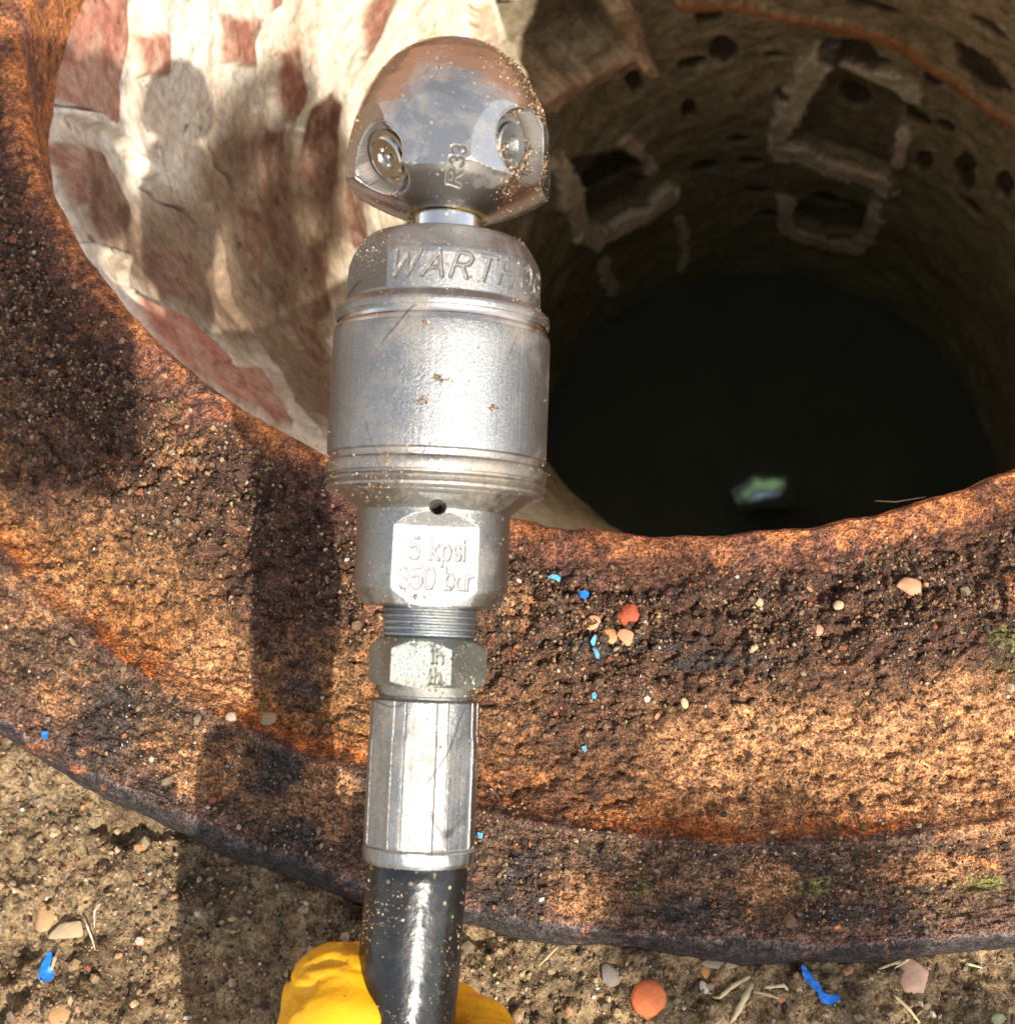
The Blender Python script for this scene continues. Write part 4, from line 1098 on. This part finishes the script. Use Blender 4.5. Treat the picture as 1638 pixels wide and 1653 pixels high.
P0, D, rad, dep = POCK[0]
n = 300; v = RNG.normal(size=(n, 3)); v -= np.outer(v@D, D); v /= np.linalg.norm(v, axis=1)[:, None]
ang = v[:, 2]*-.5 + .5
rr0 = rad*(.96-.6*RNG.random(n)**1.6*np.clip(ang+.15, 0, 1)); P = P0 - D*dep*.75 + v*rr0[:, None] + np.outer(RNG.uniform(-.2, .35, n)*dep, D)
P = P[(v[:, 2] < .1) | (RNG.random(n) < .12)]; n = len(P)
o = grains('packed_dirt', P, np.tile(D, (n, 1)), RNG.uniform(.0002, .0005, n), pick(n, [1, 3, 5, 4, 1, 4, 1, 1, 1, .3]), GM, NZ, sink=.4); o['kind'] = 'stuff'

# ------------------------------------------------------------------ single loose things
def surf(px, py, soil=True):
    p = at_z(px, py, SOIL_Z if soil else -.004)
    if soil: z = soil_h(np.array([p[0]]), np.array([p[1]]))[0]
    else:
        # height of the frame under this point: find (th, u)
        th = math.atan2(p[1]-cr_[1], p[0]-cr_[0]) % (2*math.pi)
        ths = np.linspace(th-.35, th+.35, 281); us = np.linspace(0, 2, 401)
        T, Uu = np.meshgrid(ths, us, indexing='ij'); XY = frame_xyz(T, Uu)
        i = np.unravel_index(np.argmin(np.hypot(XY[..., 0]-p[0], XY[..., 1]-p[1])), T.shape)
        z = frame_h(np.array([T[i]]), np.array([Uu[i]]), np.array([p[0]]), np.array([p[1]]))[0][0]
    return at_z(px, py, z)
def stone(name, px, py, wpx, hpx, col, label, cat='stone', soil=True, rot=0, flat=.45, seed=0, group=None, rough=.7, lift=.25, cut=0, smooth_r=.12):
    p = surf(px, py, soil); k = (CAM[2]-p[2])/math.sin(PITCH)/F
    bm = bmesh.new(); bmesh.ops.create_icosphere(bm, subdivisions=4, radius=1)
    V = np.array([v.co[:] for v in bm.verts])
    if cut:
        rg = np.random.default_rng(seed)
        for _ in range(cut):
            nn = rg.normal(size=3); nn /= np.linalg.norm(nn); nn[2] *= .5; h = rg.uniform(.45, .75)
            d = V@nn; V -= np.outer(np.clip(d-h, 0, None), nn)
    V = V*(1+smooth_r*fbm(V, 1.3, 3, seed=seed+3)[:, None])
    V = V*np.array([wpx*k/2, hpx*k/2*1.12, flat*min(wpx, hpx)*k/2])
    for v, c in zip(bm.verts, V): v.co = c
    for f in bm.faces: f.smooth = True
    me = bpy.data.meshes.new(name); bm.to_mesh(me); bm.free()
    o = link(name, me, simple('stone_'+name, col, rough, .3, 500, .4)); o.location = p + np.array([0, 0, flat*min(wpx, hpx)*k/2*lift]); o.rotation_euler = (0, 0, R_(rot))
    return tag(o, label, cat, group)
stone('stone', 1046, 1613, 50, 46, (.78, .20, .06), 'smooth bright orange pebble on the soil below the iron ring', seed=1, flat=.7)
stone('stone', 1478, 1578, 52, 56, (.45, .27, .18), 'pinkish brown angular stone on the soil below the ring edge', seed=2, cut=7, rot=20)
stone('stone', 1262, 1612, 24, 14, (.55, .20, .10), 'small flat orange chip beside the dry straw on the soil', seed=3, cut=5)
stone('stone', 1136, 1594, 12, 18, (.52, .47, .38), 'small pale oval pebble between orange pebble and straw', seed=4, rot=30)
stone('stone', 112, 1502, 58, 34, (.36, .27, .15), 'largest tan stone sunk in the soil above the blue flake', seed=5, cut=4, rot=25)
stone('stone', 72, 1480, 30, 40, (.38, .22, .10), 'orange brown stone sunk beside the largest tan stone', seed=6, cut=4)
stone('stone', 102, 1640, 40, 30, (.42, .24, .10), 'rounded orange brown stone at the bottom edge under the blue flake', seed=7)
stone('stone', 985, 1572, 34, 32, (.20, .17, .13), 'dark grey stone above the bright orange pebble', seed=8, cut=5)
stone('stone', 1165, 1555, 56, 14, (.33, .25, .16), 'long flat grey brown stone against the ring edge', seed=9, cut=4)
stone('stone', 1138, 1568, 16, 20, (.55, .27, .10), 'small orange brown stone under the long flat stone', seed=10, cut=3)
stone('stone', 1612, 1648, 22, 18, (.38, .38, .20), 'greenish grey pebble at the bottom right edge', seed=11)
# chips lying on the iron ring
for px, py, w, h, col, lab, rt in ((952, 1006, 34, 24, (.60, .28, .13), 'smooth tan orange clay chip, upper left of three in a row on the ring', 10),
                                   (980, 1026, 34, 26, (.55, .24, .09), 'orange clay chip with pale broken edge, middle of three on the ring', -35),
                                   (1010, 1030, 26, 28, (.58, .27, .14), 'pinkish clay chip, right hand of three in a row on the ring', 50)):
    stone('clay_chip', px, py, w, h, col, lab, 'chip', False, rt, .32, int(px), 'clay chips in a row on the ring', .6, .9, cut=4, smooth_r=.05)
stone('rust_lump', 1014, 993, 34, 32, (.36, .07, .025), 'crumbly bright red rust lump above the clay chips', 'rust', False, 0, .7, 31, None, .8, .5, smooth_r=.45)
stone('stone', 1470, 948, 50, 30, (.46, .24, .13), 'largest pinkish tan stone on the gritty right side of the ring', 'stone', False, 15, .5, 32, cut=7, lift=.5)
stone('stone', 1278, 965, 26, 20, (.50, .25, .12), 'orange tan stone left of the largest pinkish one on the ring', 'stone', False, 30, .5, 33, cut=5, lift=.5)
stone('stone', 1318, 1019, 24, 18, (.50, .26, .15), 'pale pink stone in the dark grit below the orange tan one', 'stone', False, 5, .5, 34, cut=5, lift=.5)
stone('stone', 1224, 973, 14, 14, (.5, .32, .18), 'tiny square tan stone on the middle of the gritty band', 'stone', False, 5, .6, 35, cut=5, lift=.6)
stone('stone', 1104, 1136, 12, 16, (.60, .42, .22), 'single small cream pebble on the brown sand of the ring', 'stone', False, 10, .6, 36, lift=.8)
stone('stone', 1352, 978, 18, 14, (.45, .30, .18), 'small tan stone between two larger ones on the ring', 'stone', False, 40, .6, 37, cut=5, lift=.6)
stone('stone', 376, 1158, 22, 16, (.38, .29, .20), 'white speckled pebble on the orange crease left of the hose', 'stone', False, 10, .6, 38, cut=3, lift=.7)
stone('stone', 432, 1160, 30, 22, (.27, .17, .10), 'brown speckled pebble right of the white one by the crease', 'stone', False, 10, .5, 39, cut=3, lift=.6)
def flake(px, py, pts, label, soil, thick=.0004, lift=.0015, seed=0, crumple=.0012):
    p = surf(px, py, soil); k = (CAM[2]-p[2])/math.sin(PITCH)/F
    bm = bmesh.new()
    vs = [bm.verts.new((x*k, -y*k*1.12, 0)) for x, y in pts]
    f = bm.faces.new(vs)
    bmesh.ops.triangulate(bm, faces=[f]); bmesh.ops.subdivide_edges(bm, edges=bm.edges[:], cuts=4, use_grid_fill=True)
    ge = bmesh.ops.extrude_face_region(bm, geom=bm.faces[:]); 
    for v in [g for g in ge['geom'] if isinstance(g, bmesh.types.BMVert)]: v.co.z += thick
    V = np.array([v.co[:] for v in bm.verts]); PP = V.copy(); PP[:, 2] = seed
    dz = fbm(PP, 280, 3, seed=seed)*crumple; dx = fbm(PP, 420, 2, seed=seed+4)*.0003
    for v, a, b in zip(bm.verts, dz, dx): v.co.z += a; v.co.x += b
    bmesh.ops.recalc_face_normals(bm, faces=bm.faces)
    me = bpy.data.meshes.new('paint_flake'); bm.to_mesh(me); bm.free()
    o = link('paint_flake', me, M_blue if seed % 2 == 0 else M_blue2); o.location = p + np.array([0, 0, lift])
    return tag(o, label, 'paint flake', 'blue paint flakes')
M_blue = simple('blue_paint', (.01, .17, .62), .45, .3, 300)
M_blue2 = simple('pale_blue_paint', (.10, .40, .72), .5, .3, 300)
flake(80, 1562, [(-4, -16), (2, -18), (6, -8), (9, 2), (8, 16), (-2, 20), (-10, 16), (-11, 2), (-7, -8)], 'rounded blue paint flake on the bare soil at lower left', True, seed=2)
flake(1322, 1592, [(-24, -24), (-18, -22), (-10, -8), (-2, -2), (4, 10), (16, 12), (24, 10), (24, 18), (12, 24), (-2, 20), (-6, 8), (-16, -2), (-24, -12)], 'long crooked blue paint sliver on the soil below the ring', True, seed=4)
flake(894, 940, [(-10, -2), (-3, -5), (6, -3), (10, 1), (7, 7), (2, 3), (-4, 1)], 'pale blue paint flake nearest the nozzle on the ring', False, seed=3, lift=.003)
flake(941, 967, [(-7, -4), (0, -6), (8, -3), (7, 3), (2, 7), (-5, 4)], 'deep blue round paint flake above the clay chips', False, seed=6, lift=.003)
flake(957, 1040, [(-5, 2), (2, -8), (5, -6), (3, 4), (0, 8)], 'light blue sliver touching the clay chips', False, seed=5, lift=.003)
flake(961, 1060, [(-5, -7), (1, -6), (5, 2), (5, 8), (0, 7), (-2, 1)], 'light blue sliver just below the clay chips', False, seed=7, lift=.003)
flake(958, 1129, [(-4, -2), (0, -5), (4, -1), (2, 5), (-3, 4)], 'tiny pale blue flake on the brown sand under the chips', False, seed=9, lift=.003)
flake(942, 1214, [(-4, -3), (3, -4), (4, 2), (0, 5)], 'tiny pale blue flake lowest on the brown sand', False, seed=11, lift=.003)
flake(77, 1193, [(-5, -5), (3, -6), (5, 3), (-2, 6)], 'tiny blue flake near the left outer edge of the ring', False, seed=12, lift=.003)
flake(360, 1374, [(-6, -5), (4, -5), (6, 2), (-1, 6)], 'small blue flake on the soil touching the ring edge', True, seed=14, lift=.004)
flake(775, 1352, [(-4, -4), (4, -3), (3, 4), (-3, 3)], 'tiny pale blue flake on the flange beside the silver sleeve', False, seed=13, lift=.002)

def straw(pts, w, col, label, name='straw', cat='straw', soil=True, lift=.002, group='dry straws and rootlets'):
    P = [Vector(surf(x, y, soil)) + Vector((0, 0, lift + .0015*math.sin(i*1.7))) for i, (x, y) in enumerate(pts)]
    k = (CAM[2]+.02)/math.sin(PITCH)/F
    bm = bmesh.new(); rings = []
    # resample
    Q = []
    for a, b in zip(P[:-1], P[1:]):
        for t in (0, .25, .5, .75): Q.append(a.lerp(b, t))
    Q.append(P[-1])
    for i, q in enumerate(Q):
        d = (Q[min(i+1, len(Q)-1)]-Q[max(i-1, 0)]).normalized(); m3 = d.to_track_quat('Z', 'Y').to_matrix()
        t = i/(len(Q)-1); r = w*k*(.35+.65*math.sin(math.pi*min(1, t*.8+.2)))*(1+.2*math.sin(i*2.1))
        rings.append([bm.verts.new(q + m3@Vector((r*math.cos(2*math.pi*j/8), r*.7*math.sin(2*math.pi*j/8), 0))) for j in range(8)])
    for a, b in zip(rings[:-1], rings[1:]):
        for j in range(8): bm.faces.new((a[j], a[(j+1) % 8], b[(j+1) % 8], b[j])).smooth = True
    bm.faces.new(rings[0]); bm.faces.new(rings[-1])
    bmesh.ops.recalc_face_normals(bm, faces=bm.faces)
    me = bpy.data.meshes.new(name); bm.to_mesh(me); bm.free()
    o = link(name, me, simple('dry_'+name, col, .7, .3, 300)); return tag(o, label, cat, group)
ST = (.50, .40, .22)
straw([(1208, 1578), (1180, 1595), (1160, 1612), (1148, 1610)], 3.2, ST, 'bent dry straw right of the orange pebble')
straw([(1212, 1588), (1200, 1612), (1186, 1640), (1178, 1652)], 4.5, ST, 'thickest straw running down to the bottom edge')
straw([(1232, 1596), (1262, 1594), (1270, 1600)], 2.6, (.6, .5, .3), 'pale straw lying above the small orange chip')
straw([(1214, 1602), (1240, 1610), (1256, 1614)], 2.2, ST, 'thin straw pointing at the small orange chip')
straw([(1472, 1542), (1445, 1556), (1415, 1566)], 3.2, ST, 'straw above the pinkish brown stone at the ring edge')
straw([(1466, 1548), (1440, 1566)], 2.2, (.58, .48, .3), 'short straw doubled beside the longer one at ring edge')
straw([(1440, 1608), (1462, 1632), (1482, 1653)], 2.6, (.55, .42, .22), 'straight straw slanting to the bottom at lower right')
straw([(1556, 1557), (1580, 1566)], 2.0, (.6, .52, .34), 'short pale straw right of the pinkish brown stone')
straw([(138, 1482), (146, 1500), (152, 1520), (155, 1535)], 1.6, (.55, .45, .32), 'thin pale rootlet right of the largest tan stone', 'rootlet', 'root')
straw([(165, 1460), (157, 1475), (155, 1500)], 1.6, (.55, .42, .30), 'thin curved rootlet upright beside the other rootlet', 'rootlet', 'root')
straw([(16, 1428), (28, 1440), (42, 1445)], 2.4, (.45, .25, .12), 'curved reddish bark sliver at the far left of the soil', 'bark_sliver', 'bark')
straw([(93, 1545), (88, 1570)], 3.0, (.50, .32, .18), 'short brown twig touching the blue flake', 'twig', 'twig')
straw([(900, 1530), (880, 1552), (868, 1562)], 1.8, (.45, .32, .18), 'thin brown straw below the ring between glove and pebble', 'straw')
straw([(1408, 815), (1440, 820), (1490, 808)], .9, (.10, .05, .03), 'thin brown root lying on the rim of the dark opening', 'rootlet', 'root', False, .003)
